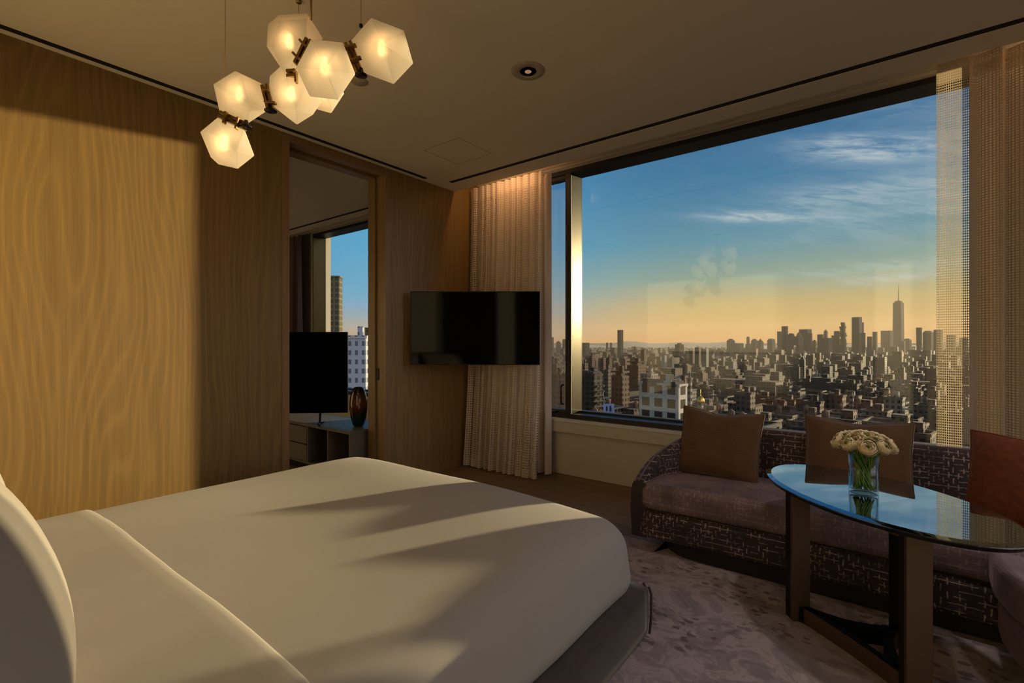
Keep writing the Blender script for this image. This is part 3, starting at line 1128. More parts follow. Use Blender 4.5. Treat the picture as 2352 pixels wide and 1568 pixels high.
def build_chandelier():
    mid = at(705, 190, 2.12)
    t = thing('chandelier', (mid.x, mid.y, CEIL), 'lit chandelier of faceted frosted glass shades hanging over the bed', 'chandelier')
    gems = [  # depth, outline (photo zoom pixels), raised front corners
        (2.17, [(785, 125), (1030, 112), (1165, 330), (1090, 500), (930, 590), (830, 625), (790, 560), (680, 400), (690, 205)], [(1022, 165, .07), (790, 180, .05), (1020, 380, .09), (720, 400, .03)]),
        (2.10, [(1575, 150), (1860, 260), (1940, 545), (1770, 725), (1500, 622), (1400, 350)], [(1680, 385, .10)]),
        (1.96, [(1060, 335), (1335, 360), (1445, 635), (1295, 860), (1050, 830), (930, 580)], [(1185, 610, .10)]),
        (2.13, [(800, 565), (1000, 600), (1150, 880), (1080, 985), (1000, 1035), (940, 1072), (745, 920), (695, 800), (705, 650)], [(850, 670, .08), (930, 935, .07), (1040, 700, .06)]),
        (2.30, [(1080, 690), (1250, 620), (1350, 800), (1235, 975), (1110, 938), (1050, 820)], [(1200, 800, .07)]),
        (2.15, [(410, 605), (650, 720), (695, 945), (515, 1065), (275, 960), (222, 720)], [(530, 885, .10), (475, 655, .06), (290, 765, .05)]),
        (2.15, [(260, 1005), (495, 1110), (580, 1335), (435, 1450), (265, 1410), (200, 1350), (108, 1130)], [(415, 1290, .09), (190, 1140, .04)]),
    ]
    tops = []
    for dep, out, fr in gems:
        pts = [at(*zc(x, y), dep) for x, y in out]; c = sum(pts, Vector()) / len(pts)
        R = sum((p - c).length for p in pts) / len(pts)
        view = (c - Vector((0, 0, EYE))).normalized()
        pts += [at(*zc(x, y), dep) - view * (d * 1.0) for x, y, d in fr]
        pts += [c + (p - c) * .55 + view * R * .80 for p in pts[:len(out)]]
        bm = bmesh.new()
        for p in pts: bm.verts.new(p)
        r = bmesh.ops.convex_hull(bm, input=bm.verts)
        bmesh.ops.delete(bm, geom=[g for g in r['geom_interior'] if isinstance(g, bmesh.types.BMVert)], context='VERTS')
        bmesh.ops.dissolve_limit(bm, angle_limit=rad(5), verts=bm.verts, edges=bm.edges)
        bmesh.ops.recalc_face_normals(bm, faces=bm.faces)
        bm.verts.index_update()
        mb = MB(); mb.add([v.co.copy() for v in bm.verts], [[v.index for v in f.verts] for f in bm.faces]); bm.free()
        g = mb.build('glass_shade', 'frosted_glass', t, bevel=.004)
        tops.append((c, R))
        bc = c - view * R * .10 - UP * .0
        MB().lathe([(.0001, -.02), (.012, -.014), (.016, 0), (.013, .014), (.009, .028), (.009, .04), (.0001, .041)], bc, 14).build('bulb', 'bulb_glow', g)
    # brass brackets with pegs
    br = [(2.03, (1385, 372), (1482, 640), [((1330, 418), (1450, 388)), ((1372, 527), (1492, 494))], (1490, 645)),
          (2.10, (670, 735), (722, 945), [((645, 770), (700, 772)), ((665, 875), (760, 885))], (715, 950)),
          (2.10, (285, 985), (505, 1085), [((335, 960), (315, 1060)), ((442, 1010), (420, 1108))], (505, 1092)),
          (2.02, (1052, 345), (948, 560), [((965, 345), (1022, 402)), ((908, 455), (965, 510))], None),
          (2.05, (860, 640), (940, 635), [((930, 630), (936, 710)), ((905, 612), (928, 600))], None)]
    for dep, a, b, pegs, fl in br:
        A = at(*zc(*a), dep + .03); B = at(*zc(*b), dep + .03); d = (B - A).normalized(); v = FW.copy(); s = d.cross(v).normalized(); v = s.cross(d).normalized()
        mb = MB().obox((A + B) / 2 - s * .010, d, s, v, (B - A).length / 2, .006, .016); mb.obox((A + B) / 2 + s * .010, d, s, v, (B - A).length / 2, .006, .016)
        mb.obox((A + B) / 2 + v * .01, d, s, v, (B - A).length / 2 - .01, .012, .006)
        k = mb.build('bracket', 'brass', t, bevel=.001)
        if fl:
            F = at(*zc(*fl), dep + .02); q = MB().lathe([(.008, .03), (.012, .012), (.026, .002), (.026, -.002)], F, 14); q.build('cap', 'dark_metal', k)
        for p0, p1 in pegs:
            P = at(*zc(*p0), dep); Q = at(*zc(*p1), dep); e = (Q - P).normalized(); s2 = e.cross(v).normalized()
            MB().obox((P + Q) / 2, e, s2, v, (Q - P).length / 2, .0045, .010).build('peg', 'brass', k, bevel=.001)
    for (x, y), r, dep, nm, mt in (((326, 640), .0013, 2.17, 'suspension_wire', 'brass'), ((957, 120), .0013, 2.25, 'suspension_wire', 'brass'), ((1490, 225), .0013, 2.14, 'suspension_wire', 'brass'), ((1062, 170), .0045, 2.10, 'stem', 'brass')):
        p = at(*zc(x, y), dep); q = Vector((p.x, p.y, CEIL))
        MB().tube([p, q], r, 8).build(nm, mt, t)
        MB().lathe([(.012 if r < .003 else .06, -.012), (.012 if r < .003 else .06, 0)], q, 20).build('canopy', 'brass', t)
    MB().lathe([(.0001, -.01), (.008, -.006), (.008, .006), (.0001, .01)], at(*zc(1490, 222), 2.14), 10).build('wire_grip', 'dark_metal', t)


build_chandelier()


# ceiling fittings
def fit(u, v):
    t = 1.589 * FPX / (788 - v); p = at(u, v, t); return Vector((p.x, p.y, CEIL))


p = fit(1213, 163)
t = thing('recessed_downlight', p, 'round recessed downlight in the ceiling between chandelier and window', 'ceiling light')
simple('trim_paint', (170, 158, 138), .8)
MB().lathe([(.048, -.001), (.050, -.004), (.097, -.003), (.099, 0)], p, 40).build('trim_ring', 'trim_paint', t)
MB().lathe([(.047, -.0042), (.020, -.0042), (.018, -.0035), (.0465, -.0035)], p, 32).build('reflector', 'black_slot', t)
MB().lathe([(.0001, -.009), (.010, -.0085), (.019, -.0055), (.0195, -.004)], p, 24).build('lamp', 'downlight_glow', t)
p = fit(826, 187)
o = MB().lathe([(.0001, -.008), (.046, -.007), (.050, -.003), (.050, 0)], p, 32).build('sprinkler_cover', 'trim_paint', origin=p)
tag(o, 'small flat round cover plate on the ceiling behind the chandelier', 'sprinkler cover')


# ------------------------------------------------------------------ next room through the doorway
def credenza():
    x0, x1, y0, y1, zt = 2.62, 3.10, 3.90, 5.75, .49
    t = thing('credenza', (2.86, 4.8, 0), 'low greyed-oak media cabinet seen through the doorway', 'cabinet')
    MB().box(x0 - .01, x1 + .01, y0 - .01, y1, zt - .03, zt).build('top', 'wood_grey', t, bevel=.002)
    c = MB(); c.box(x1 - .015, x1, y0, y1, .08, zt - .03); c.box(x0, x1, y0, y1, .08, .10)
    for y in (y0, y0 + .36, y0 + .72, y1 - .02): c.box(x0, x1, y, y + .02, .10, zt - .03)
    c.build('carcass', 'wood_grey', t)
    MB().box(x0 + .05, x1 - .05, y0 + .03, y1 - .03, 0, .08).build('plinth', 'black_slot', t)
    for z0, z1 in ((.105, .27), (.28, zt - .04)):
        MB().box(x0 - .004, x0 + .014, y0 + .745, y0 + 1.75, z0, z1).build('drawer', 'wood_grey', t, bevel=.002)


credenza()


def tv2():
    r = Vector((RT.x, RT.y, 0)).normalized(); ang = rad(4); r = Matrix.Rotation(ang, 3, 'Z') @ r; n = Vector((r.y, -r.x, 0)).normalized()
    if n.dot(FW) > 0: n = -n
    tr = at(798, 762, 4.86); w, h = 1.42, .81; c = tr - r * (w / 2) - UP * (h / 2)
    t = thing('television', Vector((c.x, c.y, .492)), 'large black television standing on the cabinet of the next room', 'television')
    MB().obox(c - n * .015, r, n, UP, w / 2, .013, h / 2).build('housing', 'tv_plastic', t, bevel=.004)
    MB().obox(c, r, n, UP, w / 2 - .006, .003, h / 2 - .007).build('screen', 'screen', t)
    for sx in (.62, -.55):
        q = c + r * (w / 2 * sx) - UP * (h / 2); m = MB()
        m.tube([q - n * .015 + UP * .02, Vector((q.x, q.y, .51)), Vector((q.x, q.y, .499)) + n * .06, Vector((q.x, q.y, .499)) + n * .16 + r * .05], [.012, .012, .011, .007], 8)
        m.tube([Vector((q.x, q.y, .505)), Vector((q.x, q.y, .499)) - n * .12], .009, 8)
        m.build('foot', 'tv_plastic', t)


tv2()
p = Vector((2.83, 4.075, .492))
t = thing('glass_vase', p, 'amber and teal blown glass vase beside the television in the next room', 'vase')
prof = [(.0001, 0), (.045, 0), (.062, .02), (.085, .09), (.098, .18), (.097, .26), (.085, .33), (.064, .385), (.05, .405), (.046, .41), (.040, .405), (.05, .38), (.06, .36), (.0001, .355)]
MB().lathe([(r * .86, z * .93) for r, z in prof], p, 36).build('body', 'amber_glass', t)


# ------------------------------------------------------------------ city outside
GROUND = -105.0
GRID = rad(-12)


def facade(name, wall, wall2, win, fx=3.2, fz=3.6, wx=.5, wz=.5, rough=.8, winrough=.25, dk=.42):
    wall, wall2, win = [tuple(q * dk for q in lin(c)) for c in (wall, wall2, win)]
    x = Mat(name, rough=rough)
    p = x.coord(); a, b, c = x.xyz(p); na, nb, nc = x.xyz(x.coord('Normal'))
    h = a * nb.abs() + b * na.abs()
    oi = x.nt.nodes.new('ShaderNodeObjectInfo'); rnd = V(oi.outputs['Random'])
    u = (h / fx + 300.5).frac(); w = (c / fz + 300.0).frac()
    m = ((u - .5).abs() < wx / 2) * ((w - .5).abs() < wz / 2) * (nc.abs() < .5)
    g = x.noise(p, .05, 2)
    wallc = x.ramp((rnd * .75 + g * .3).clamp(), [(.15, wall), (.85, wall2)])
    roof = (nc > .5)
    wallc = x.mix(roof * .7, wallc, (56, 44, 36))
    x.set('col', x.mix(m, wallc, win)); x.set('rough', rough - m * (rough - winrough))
    M[name] = x.m


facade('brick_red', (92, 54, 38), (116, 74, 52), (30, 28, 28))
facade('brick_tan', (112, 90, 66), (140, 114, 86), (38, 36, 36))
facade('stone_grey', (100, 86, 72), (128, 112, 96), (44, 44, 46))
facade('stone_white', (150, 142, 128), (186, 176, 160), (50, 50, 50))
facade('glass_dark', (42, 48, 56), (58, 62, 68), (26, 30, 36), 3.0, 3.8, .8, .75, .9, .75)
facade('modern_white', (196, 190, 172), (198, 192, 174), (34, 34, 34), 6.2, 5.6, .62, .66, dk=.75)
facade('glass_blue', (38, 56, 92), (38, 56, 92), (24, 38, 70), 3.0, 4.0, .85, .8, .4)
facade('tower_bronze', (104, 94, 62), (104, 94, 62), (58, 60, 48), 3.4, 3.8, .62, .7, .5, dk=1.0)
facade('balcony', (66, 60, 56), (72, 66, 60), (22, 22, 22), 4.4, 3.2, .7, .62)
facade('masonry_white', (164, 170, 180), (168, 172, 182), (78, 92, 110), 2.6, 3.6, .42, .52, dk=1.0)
simple('roof_dark', (58, 54, 52), .9)
simple('tank_wood', (92, 70, 52), .9)
simple('gold_leaf', (200, 150, 50), .3, metal=.9)
simple('street', (48, 46, 46), .9)
simple('poster_blue', (120, 140, 190), .6)
simple('poster_dark', (22, 24, 34), .7)
simple('hill', (84, 88, 84), 1.0)

struct('ground', MB().box(20, 26000, -16000, 22000, GROUND - 2, GROUND), 'street')
NB = [0]
FOOT = []


def clear(x, y, r, k=.85):
    return all((x - a) ** 2 + (y - b) ** 2 > ((r + q) * k) ** 2 for a, b, q in FOOT)



def place(u0, u1, vtop, t, mat, label=None, shape='box', deep=1.0, group=None, parts=(), yaw=None, name='building', zb=GROUND, test=False, **kw):
    """a city block building spanning photo columns u0..u1 with its roof at row vtop, t metres away"""
    if u1 - u0 < .5: u1 = u0 + .5
    uc = (u0 + u1) / 2; top = at(uc, vtop, t); view = (FW + RT * ((uc - 1176) / FPX)); view.z = 0; view.normalize()
    g = (GRID if t < 2500 else rad(-21)) if yaw is None else yaw
    ax = Vector((math.cos(g), math.sin(g), 0)); ay = Vector((-math.sin(g), math.cos(g), 0))
    width = (u1 - u0) / FPX * t * (FW.dot(view))
    ca = abs(view.dot(ax)); sa = abs(view.dot(ay))
    w = width / (ca + deep * sa); dp = w * deep     # w along ay, dp along ax
    c = Vector((top.x, top.y, 0)) + view * (dp / 2); zt = top.z; H = zt - zb
    R = math.hypot(w, dp) / 2
    if test and not clear(c.x, c.y, R, .97): return None
    FOOT.append((c.x, c.y, R))
    mb = MB()

    def pr(s0, z0, s1, z1, cx=0, cy=0):
        v = []
        for s, z in ((s0, z0), (s1, z1)):
            for i, j in ((-1, -1), (1, -1), (1, 1), (-1, 1)):
                q = c + ax * ((cx + i * s) * dp / 2) + ay * ((cy + j * s) * w / 2); v.append((q.x, q.y, z))
        mb.add(v, [(3, 2, 1, 0), (4, 5, 6, 7)] + [(k, (k + 1) % 4, (k + 1) % 4 + 4, k + 4) for k in range(4)])
    if shape == 'box': pr(1, zb, 1, zt)
    elif shape == 'step':
        pr(1, zb, 1, zt - H * kw.get('s', .10)); pr(.72, zt - H * kw.get('s', .10), .72, zt - H * kw.get('s', .10) * .4); pr(.42, zt - H * kw.get('s', .10) * .4, .42, zt)
    elif shape == 'pyr':
        pr(1, zb, 1, zt - w * .8); pr(.95, zt - w * .8, .04, zt)
    elif shape == 'cap':
        pr(1, zb, 1, zt - w * .22); pr(.5, zt - w * .22, .5, zt)
    elif shape == 'dome':
        pr(1, zb, 1, zt - w * .45)
        rs = [(.98, 0), (.92, .18), (.75, .33), (.5, .42), (.1, .45)]
        for (a, b), (a2, b2) in zip(rs, rs[1:]): pr(a, zt - w * .45 + b * w, a2, zt - w * .45 + b2 * w)
    elif shape == 'taper':
        pr(1, zb, 1, zt - H * .62); pr(1, zt - H * .62, .93, zt - 22); pr(.72, zt - 22, .72, zt - 8); pr(.5, zt - 8, .5, zt)
    elif shape == 'stagger':
        r = random.Random(5); z = zb; n = 16
        for k in range(n):
            z2 = zb + H * (k + 1) / n; f = .70 + .3 * r.random() if k > n - 9 else .9
            pr(f if k < n - 2 else .6, z, f if k < n - 2 else .6, z2, (r.random() - .5) * .15, (r.random() - .5) * .25); z = z2
    elif shape == 'slope':
        pr(1, zb, 1, zt - w * .3); pr(1, zt - w * .3, .55, zt)
    elif shape == 'flare':
        pr(.86, zb, 1.04, zt)
    NB[0] += 1
    o = mb.build(name, mat, origin=(c.x, c.y, zb)); o.rotation_euler.z = 0
    # turn mesh into the building's own axes so the window pattern follows its walls
    me = o.data; me.transform(Matrix.Rotation(-g, 4, 'Z')); o.rotation_euler.z = g
    tag(o, label, 'building', group)
    o['_dims'] = 0
    del o['_dims']

    def child(nm, mt, b):
        m2 = MB(); b(m2); k = m2.build(nm, mt, o, origin=(c.x, c.y, zb)); k.location = (0, 0, 0); k.data.transform(Matrix.Rotation(-g, 4, 'Z'))
    L = lambda i, j, z: Vector((c.x, c.y, z)) + ax * (i * dp / 2) + ay * (j * w / 2)
    for pt in parts:
        if pt == 'bulkhead': child('bulkhead', mat, lambda m: m.obox(L(.1, -.2, zt + 2.4), ax, ay, UP, dp * .16, w * .14, 2.4))
        elif pt == 'tank':
            def tk(m):
                q = L(-.2, .25, zt)
                m.lathe([(1.5, 2.4), (1.5, 5.2), (.1, 6.4)], q, 12)
                for i, j in ((-1, -1), (1, -1), (1, 1), (-1, 1)): m.tube([q + Vector((i * .95, j * .95, 0)), q + Vector((i * .95, j * .95, 2.5))], .2, 5)
            child('water_tank', 'tank_wood', tk)
        elif pt == 'parapet':
            def pa(m):
                for i, j, hx, hy in ((-1, 0, .4, w / 2), (1, 0, .4, w / 2), (0, -1, dp / 2, .4), (0, 1, dp / 2, .4)): m.obox(L(i, j, zt + .6), ax, ay, UP, hx, hy, .6)
            child('parapet', mat, pa)
        elif pt == 'spire':
            def sp(m): m.tube([L(0, 0, zt - 4), L(0, 0, zt + H * kw.get('sh', .2) * .5), L(0, 0, zt + H * kw.get('sh', .2))], [w * .06, w * .035, w * .008], 8)
            child('spire', 'roof_dark', sp)
        elif pt == 'balconies':
            def ba(m):
                z = zb + 12
                while z < zt - 4:
                    for j in range(3): m.obox(L(-.66 + .66 * j, -1, z) - ay * .9, ax, ay, UP, dp * .10, 1.2, .45)
                    z += 3.4
            child('balconies', 'brick_tan', ba)
        elif pt == 'mechanical':
            def me_(m):
                r = random.Random(3)
                for k in range(9): m.obox(L(r.uniform(-.8, .8), r.uniform(-.8, .8), zt + 1.2), ax, ay, UP, r.uniform(.8, 2.2), r.uniform(.8, 2.2), r.uniform(.8, 1.8))
            child('mechanical_unit', 'roof_dark', me_)
    return o


# skyline, one building each: columns, roof row, distance, wall, description
SKY = [
    (1256, 1262, 757.5, 5200, 'glass_dark', 'thin hazy tower rising highest inside the narrow side pane', 'box'),
    (1263.5, 1271.7, 774, 5000, 'stone_grey', 'second hazy tower beside the thinnest one in the narrow pane', 'box'),
    (1277, 1288, 783, 4600, 'stone_grey', 'squat hazy block in the narrow pane near the mullion', 'step'),
    (1292, 1301, 778.6, 4400, 'glass_dark', 'hazy tower half hidden by the window mullion', 'box'),
    (1337, 1354, 787, 4300, 'glass_dark', 'broad hazy block just right of the sunlit mullion', 'box'),
    (1392, 1397, 786.6, 4600, 'stone_grey', 'slim hazy tower left of the tall lone slab', 'box'),
    (1401, 1406, 786.6, 4700, 'stone_grey', 'slim hazy twin tower closer to the tall lone slab', 'box'),
    (1418, 1431.6, 757.5, 3600, 'glass_dark', 'tall lone slab tower left of the skyline centre', 'box'),
    (1456, 1461, 795, 3800, 'brick_tan', 'small tower right of the tall lone slab', 'step'),
    (1472, 1485, 802, 2300, 'brick_red', 'dark block right of the lone slab below the horizon', 'cap'),
    (1550, 1571, 787.5, 2600, 'brick_red', 'brown square-topped block standing alone before the hills', 'cap'),
    (1583, 1595.5, 805, 1500, 'brick_red', 'low brown block attached left of the dark twin slab', 'box'),
    (1595.5, 1610, 797.5, 1350, 'glass_dark', 'dark tall slab beside the striped pale tower', 'box'),
    (1610, 1628, 801, 1330, 'stone_white', 'pale striped tower with sunlit right edge', 'box'),
    (1669, 1688, 777.8, 4300, 'glass_dark', 'twin-horned tower at the left start of the distant cluster', 'step'),
    (1687, 1708, 788, 4200, 'stone_grey', 'flat block right of the twin-horned tower', 'box'),
    (1714.5, 1722, 772.7, 4400, 'stone_grey', 'slender tower with a crown, before the pyramid roof', 'cap'),
    (1712, 1726, 790, 4200, 'stone_grey', 'low shoulder block under the slender crowned tower', 'box'),
    (1725, 1741, 778, 4300, 'stone_grey', 'stepped old tower left of the pyramid roof', 'step'),
    (1739, 1754, 777.5, 4300, 'stone_grey', 'tower with pointed pyramid roof', 'pyr'),
    (1762, 1781, 777, 4300, 'stone_grey', 'domed broad building between pyramid and tall group', 'dome'),
    (1785, 1796, 761, 4500, 'glass_dark', 'stepped flank left of the first tall slab', 'box'),
    (1795, 1810, 749, 4500, 'glass_dark', 'first tall slab of the downtown group', 'box'),
    (1810, 1825, 765, 4600, 'glass_dark', 'rounded block right of the first tall slab', 'slope'),
    (1809, 1846, 772, 4300, 'stone_grey', 'wide dark mass filling the gap below the flat-topped block', 'box'),
    (1835, 1864.5, 756, 4600, 'glass_dark', 'wide flat-topped block of the downtown group', 'box'),
    (1829, 1841, 763, 4400, 'stone_grey', 'sun-edged low tower against the wide flat-topped block', 'step'),
    (1855, 1866, 765, 4200, 'stone_grey', 'dark narrow block before the wide flat-topped one', 'box'),
    (1866, 1876, 780, 4500, 'stone_grey', 'small notched block right of the wide flat-topped one', 'step'),
    (1877, 1894, 767.5, 4400, 'glass_dark', 'square block left of the needle-topped old tower', 'box'),
    (1892, 1901.5, 756, 4500, 'stone_grey', 'old tower with needle top', 'pyr'),
    (1882, 1912, 776, 4100, 'glass_dark', 'broad dark block in front of the needle-topped tower', 'box'),
    (1909.5, 1917, 770, 4400, 'stone_grey', 'narrow block between needle top and staggered tower', 'box'),
    (1915.5, 1929, 760, 4400, 'glass_dark', 'square block left of the staggered tower', 'box'),
    (1928, 1945, 740, 4300, 'glass_dark', 'tower of staggered boxes', 'stagger'),
    (1956, 1980, 728, 4300, 'glass_dark', 'tall wide tower right of the staggered one', 'box'),
    (1978, 1984.5, 740, 4700, 'stone_white', 'pale slim tower behind the tall wide tower', 'box'),
    (1980, 1988, 764, 4300, 'glass_dark', 'short tower touching the right of the tall wide tower', 'box'),
    (1991.5, 2003.5, 772.6, 4400, 'stone_grey', 'block left of the slim pair tower', 'box'),
    (2004, 2015.5, 761.7, 4400, 'glass_dark', 'slim tower left of the tallest spire tower', 'box'),
    (2022.7, 2052, 759, 4700, 'glass_dark', 'wide block touching the tallest spire tower', 'box'),
    (2050, 2077, 690, 5000, 'glass_dark', 'tallest tapering skyscraper with needle spire', 'taper'),
    (2075, 2094, 777, 4600, 'glass_dark', 'rounded-roof block right of the tallest spire tower', 'dome'),
    (2064, 2080, 783, 4200, 'stone_grey', 'low dark block before the tallest spire tower', 'box'),
    (2104, 2118, 752, 4500, 'glass_dark', 'flaring tower right of the tallest one', 'flare'),
    (2119, 2145, 759, 4500, 'glass_dark', 'pitched-roof tower near the right curtain', 'slope'),
    (2144, 2166, 757, 3400, 'stone_white', 'pale tower partly behind the right net curtain', 'box'),
    (2172, 2196, 770, 3800, 'stone_grey', 'tower seen through the mesh of the right curtain', 'box'),
    (2202, 2225, 776, 3600, 'brick_tan', 'block seen through the mesh near the thick folds', 'box'),
    (2005, 2037.5, 820, 900, 'glass_blue', 'dark blue glass block below the skyline', 'box'),
    (2049.5, 2075, 807, 1700, 'brick_tan', 'square brown block under the tallest spire tower', 'box'),
    (1862, 1920, 868, 640, 'glass_dark', 'dark wide flat-roofed block with sunlit roof edge', 'box'),
    (1946, 1992, 862, 700, 'balcony', 'dark gridded block with a rooftop box, under the tall wide tower', 'box'),
    (1803, 1846, 842, 900, 'brick_tan', 'brown office block with arched cornice beside the clock tower', 'box'),
    (1836, 1851, 818, 905, 'stone_grey', 'stone clock tower with pointed cap', 'pyr'),
    (1640, 1800, 874, 560, 'brick_tan', 'long low block with sunlit banded roof edge', 'box'),
    (2030, 2079, 916, 330, 'stone_white', 'pale low house with a row of dark windows', 'box'),
    (1892, 1944, 911, 330, 'brick_red', 'brick house with dark light-well wall', 'box'),
    (1951, 1961, 912, 325, 'stone_white', 'thin sunlit party wall above the wide cushion', 'box'),
    (1845, 1893, 926, 300, 'brick_red', 'brick house with white framed windows behind the sofa', 'box'),
    (1752, 1822, 936, 300, 'brick_red', 'low brick roof with smoking vents behind the sofa', 'box'),
    (1334, 1351, 835, 560, 'stone_grey', 'dark block with sunlit right wall beside the mullion', 'box'),
    (1351, 1367, 818, 900, 'brick_red', 'red brick tower with glowing right wall', 'cap'),
    (1378, 1392, 821, 850, 'brick_red', 'left of two matching red brick towers', 'cap'),
    (1392, 1405.5, 820, 840, 'brick_red', 'right of two matching red brick towers', 'cap'),
    (1334, 1385, 862, 300, 'balcony', 'dark apartment block with stacked sunlit balconies', 'box'),
    (1404, 1445, 856, 340, 'brick_red', 'brown brick tower with sunlit right side', 'cap'),
    (1440, 1484, 832, 560, 'brick_red', 'dark brown block behind the brown brick tower', 'cap'),
    (1385, 1406, 848, 480, 'stone_grey', 'small grey block with a gabled roof between balconies and brown tower', 'slope'),
    (1470, 1512, 858, 420, 'stone_white', 'old building with carved sunlit cornice', 'box'),
    (1466, 1578, 886, 205, 'modern_white', 'pale modern apartment block with big dark windows, left of the tweed cushion', 'box'),
    (1578, 1590, 872, 280, 'stone_white', 'sunlit narrow block behind the pale modern one', 'box'),
    (1602, 1616, 925, 260, 'stone_white', 'white turret with golden dome', 'box'),
    (1254, 1300, 835, 420, 'brick_tan', 'tan building with columned top in the narrow pane', 'box'),
    (1263, 1302, 862, 320, 'brick_red', 'brown brick block in front of the columned one', 'box'),
    (1690, 1735, 905, 320, 'stone_grey', 'grey house with glazed roof lantern right of the gold dome', 'box'),
]
for u0, u1, v, tt, mt, lb, sh in SKY:
    pr = []
    kw = {}
    if sh == 'taper': pr = ['spire']; kw['sh'] = .31
    elif 'golden dome' in lb: pr = []
    elif tt < 400: pr = ['parapet', 'bulkhead']
    elif tt < 950: pr = ['bulkhead']
    if 'stacked sunlit' in lb: pr = ['parapet', 'bulkhead', 'balconies', 'mechanical']
    if 'modern apartment' in lb: pr = ['parapet', 'bulkhead', 'mechanical']
    if 'brown brick tower' in lb: pr = ['parapet', 'tank', 'bulkhead']
    dp = {'box': .9}.get(sh, 1.0)
    if u1 - u0 > 60: dp = .35
    if tt < 400 and u1 - u0 <= 60: dp = .8
    o = place(u0, u1, v, tt, mt, lb, sh, dp, name='skyscraper' if v < 770 and tt > 3000 else 'building', parts=pr, **kw)
    if 'golden dome' in lb:
        q = at(1609, 925, 260 + 2); zz = q.z
        MB().lathe([(1.9, 0), (2.05, .7), (1.9, 1.9), (1.2, 3.1), (.35, 3.7), (.16, 4.2), (.12, 7.2), (.001, 7.4)], q, 20).build('gold_dome', 'gold_leaf', o, origin=WLOC[o.name]).location = (0, 0, 0)
        o.children[0].data.transform(Matrix.Rotation(-GRID, 4, 'Z'))

# towers seen through the doorway window
place(744, 787, 637, 330, 'tower_bronze', 'dark gridded office tower seen through the doorway window', 'box', .7, yaw=rad(40), name='skyscraper', parts=['parapet'])
place(798, 850, 777, 190, 'masonry_white', 'white stone apartment house seen through the doorway beside the television', 'box', .8, yaw=rad(38), parts=['parapet', 'bulkhead'])
place(838, 852, 752, 420, 'stone_grey', 'thin grey tower behind the white stone house', 'box', 1, yaw=rad(38))

# billboard on a rooftop
p = at(1398, 938, 270)
t = thing('billboard', p - UP * 6, 'blue billboard with two dark figures, below the balconied apartment block', 'billboard')
MB().obox(p, FW, RT, UP, .25, 3.0, 2.6).build('panel', 'poster_blue', t)
mb = MB()
for dx, s in ((-1.1, .8), (1.0, 1.0)):
    q = p - FW * .3 + RT * dx; mb.obox(q - UP * .5, FW, RT, UP, .03, .62 * s, 1.1 * s); mb.lathe([(.001, -.5), (.45, -.3), (.5, .2), (.001, .6)], q + UP * (1.1 * s), 10)
mb.build('figures', 'poster_dark', t)
MB().obox(p - UP * 4.3, FW, RT, UP, .2, .3, 1.7).build('post', 'roof_dark', t)

# ordinary blocks in distance bands
rnd = random.Random(21)
bands = [(190, 330, 930, 990, 34, 'nearest rooftops', 26), (330, 560, 880, 940, 46, 'close blocks', 24), (560, 1000, 845, 890, 56, 'middle blocks', 26),
         (1000, 2000, 815, 850, 66, 'hazy middle-distance blocks', 34), (2000, 4200, 797, 824, 60, 'hazy far blocks', 60)]
tone = {'brick_red': 'red-brick', 'brick_tan': 'tan brick', 'stone_grey': 'grey stone', 'stone_white': 'pale', 'glass_dark': 'dark glass', 'balcony': 'dark gridded'}
zones = [(1250, 1335, 'left of the mullion'), (1335, 1460, 'right of the mullion'), (1460, 1600, 'around the pale modern block'), (1600, 1740, 'around the gold dome'),
         (1740, 1860, 'left of the clock tower'), (1860, 2000, 'under the staggered tower'), (2000, 2160, 'under the spire tower'), (2160, 2360, 'behind the net curtain')]
for t0, t1, v0, v1, n, nm, wd in bands:
    for i in range(n):
      for attempt in range(40):
        u = 1248 + (2230 - 1248) * (i + rnd.random()) / n; tt = rnd.uniform(t0, t1); f = (tt - t0) / (t1 - t0)
        v = v1 + (v0 - v1) * f + rnd.uniform(-12, 14) * (1 - .5 * f) * (.3 if t0 > 900 else 1)
        if t0 > 1900 and 1700 < u: v -= rnd.uniform(0, 9)
        w = wd / tt * FPX * rnd.uniform(.55, 1.25)
        mt = rnd.choices(['brick_red', 'brick_tan', 'stone_grey', 'stone_white', 'glass_dark', 'balcony'], [5, 4, 3, 2, 1.2, 1])[0]
        zn = next((z[2] for z in zones if z[0] <= u < z[1]), zones[0][2])
        pr = []
        if tt < 700: pr = ['parapet'] + (['tank'] if rnd.random() < .45 else []) + (['bulkhead'] if rnd.random() < .6 else [])
        elif tt < 1200: pr = ['bulkhead'] if rnd.random() < .5 else []
        if place(u - w / 2, u + w / 2, v, tt, mt, f'{tone[mt]} building among the {nm} {zn}', rnd.choice(['box', 'box', 'box', 'cap', 'step' if tt > 500 else 'box']), rnd.uniform(.6, 1.2), f'{nm} {zn}', pr, yaw=GRID, test=True): break

# uncountable sprawl beyond and between
mb = MB()
for i in range(2600):
    tt = rnd.uniform(500, 9000) if i % 3 else rnd.uniform(300, 1500); u = rnd.uniform(1200, 2420) if i % 12 else rnd.uniform(700, 880)
    q = at(u, 788, tt); w = rnd.uniform(8, 26) * (1 + tt / 5000); h = rnd.uniform(14, 40) + (rnd.random() < .1) * rnd.uniform(0, 30)
    ax = Vector((math.cos(GRID), math.sin(GRID), 0)); ay = Vector((-math.sin(GRID), math.cos(GRID), 0))
    if not clear(q.x, q.y, w * .9, 1.0): continue
    mb.obox(Vector((q.x, q.y, GROUND + h / 2)), ax, ay, UP, w / 2, w / 2 * rnd.uniform(.6, 1.6), h / 2)
o = mb.build('city_sprawl', 'brick_tan', origin=(0, 0, GROUND)); tag(o, 'countless low brown rooftops stretching to the horizon', 'city blocks', kind='stuff')

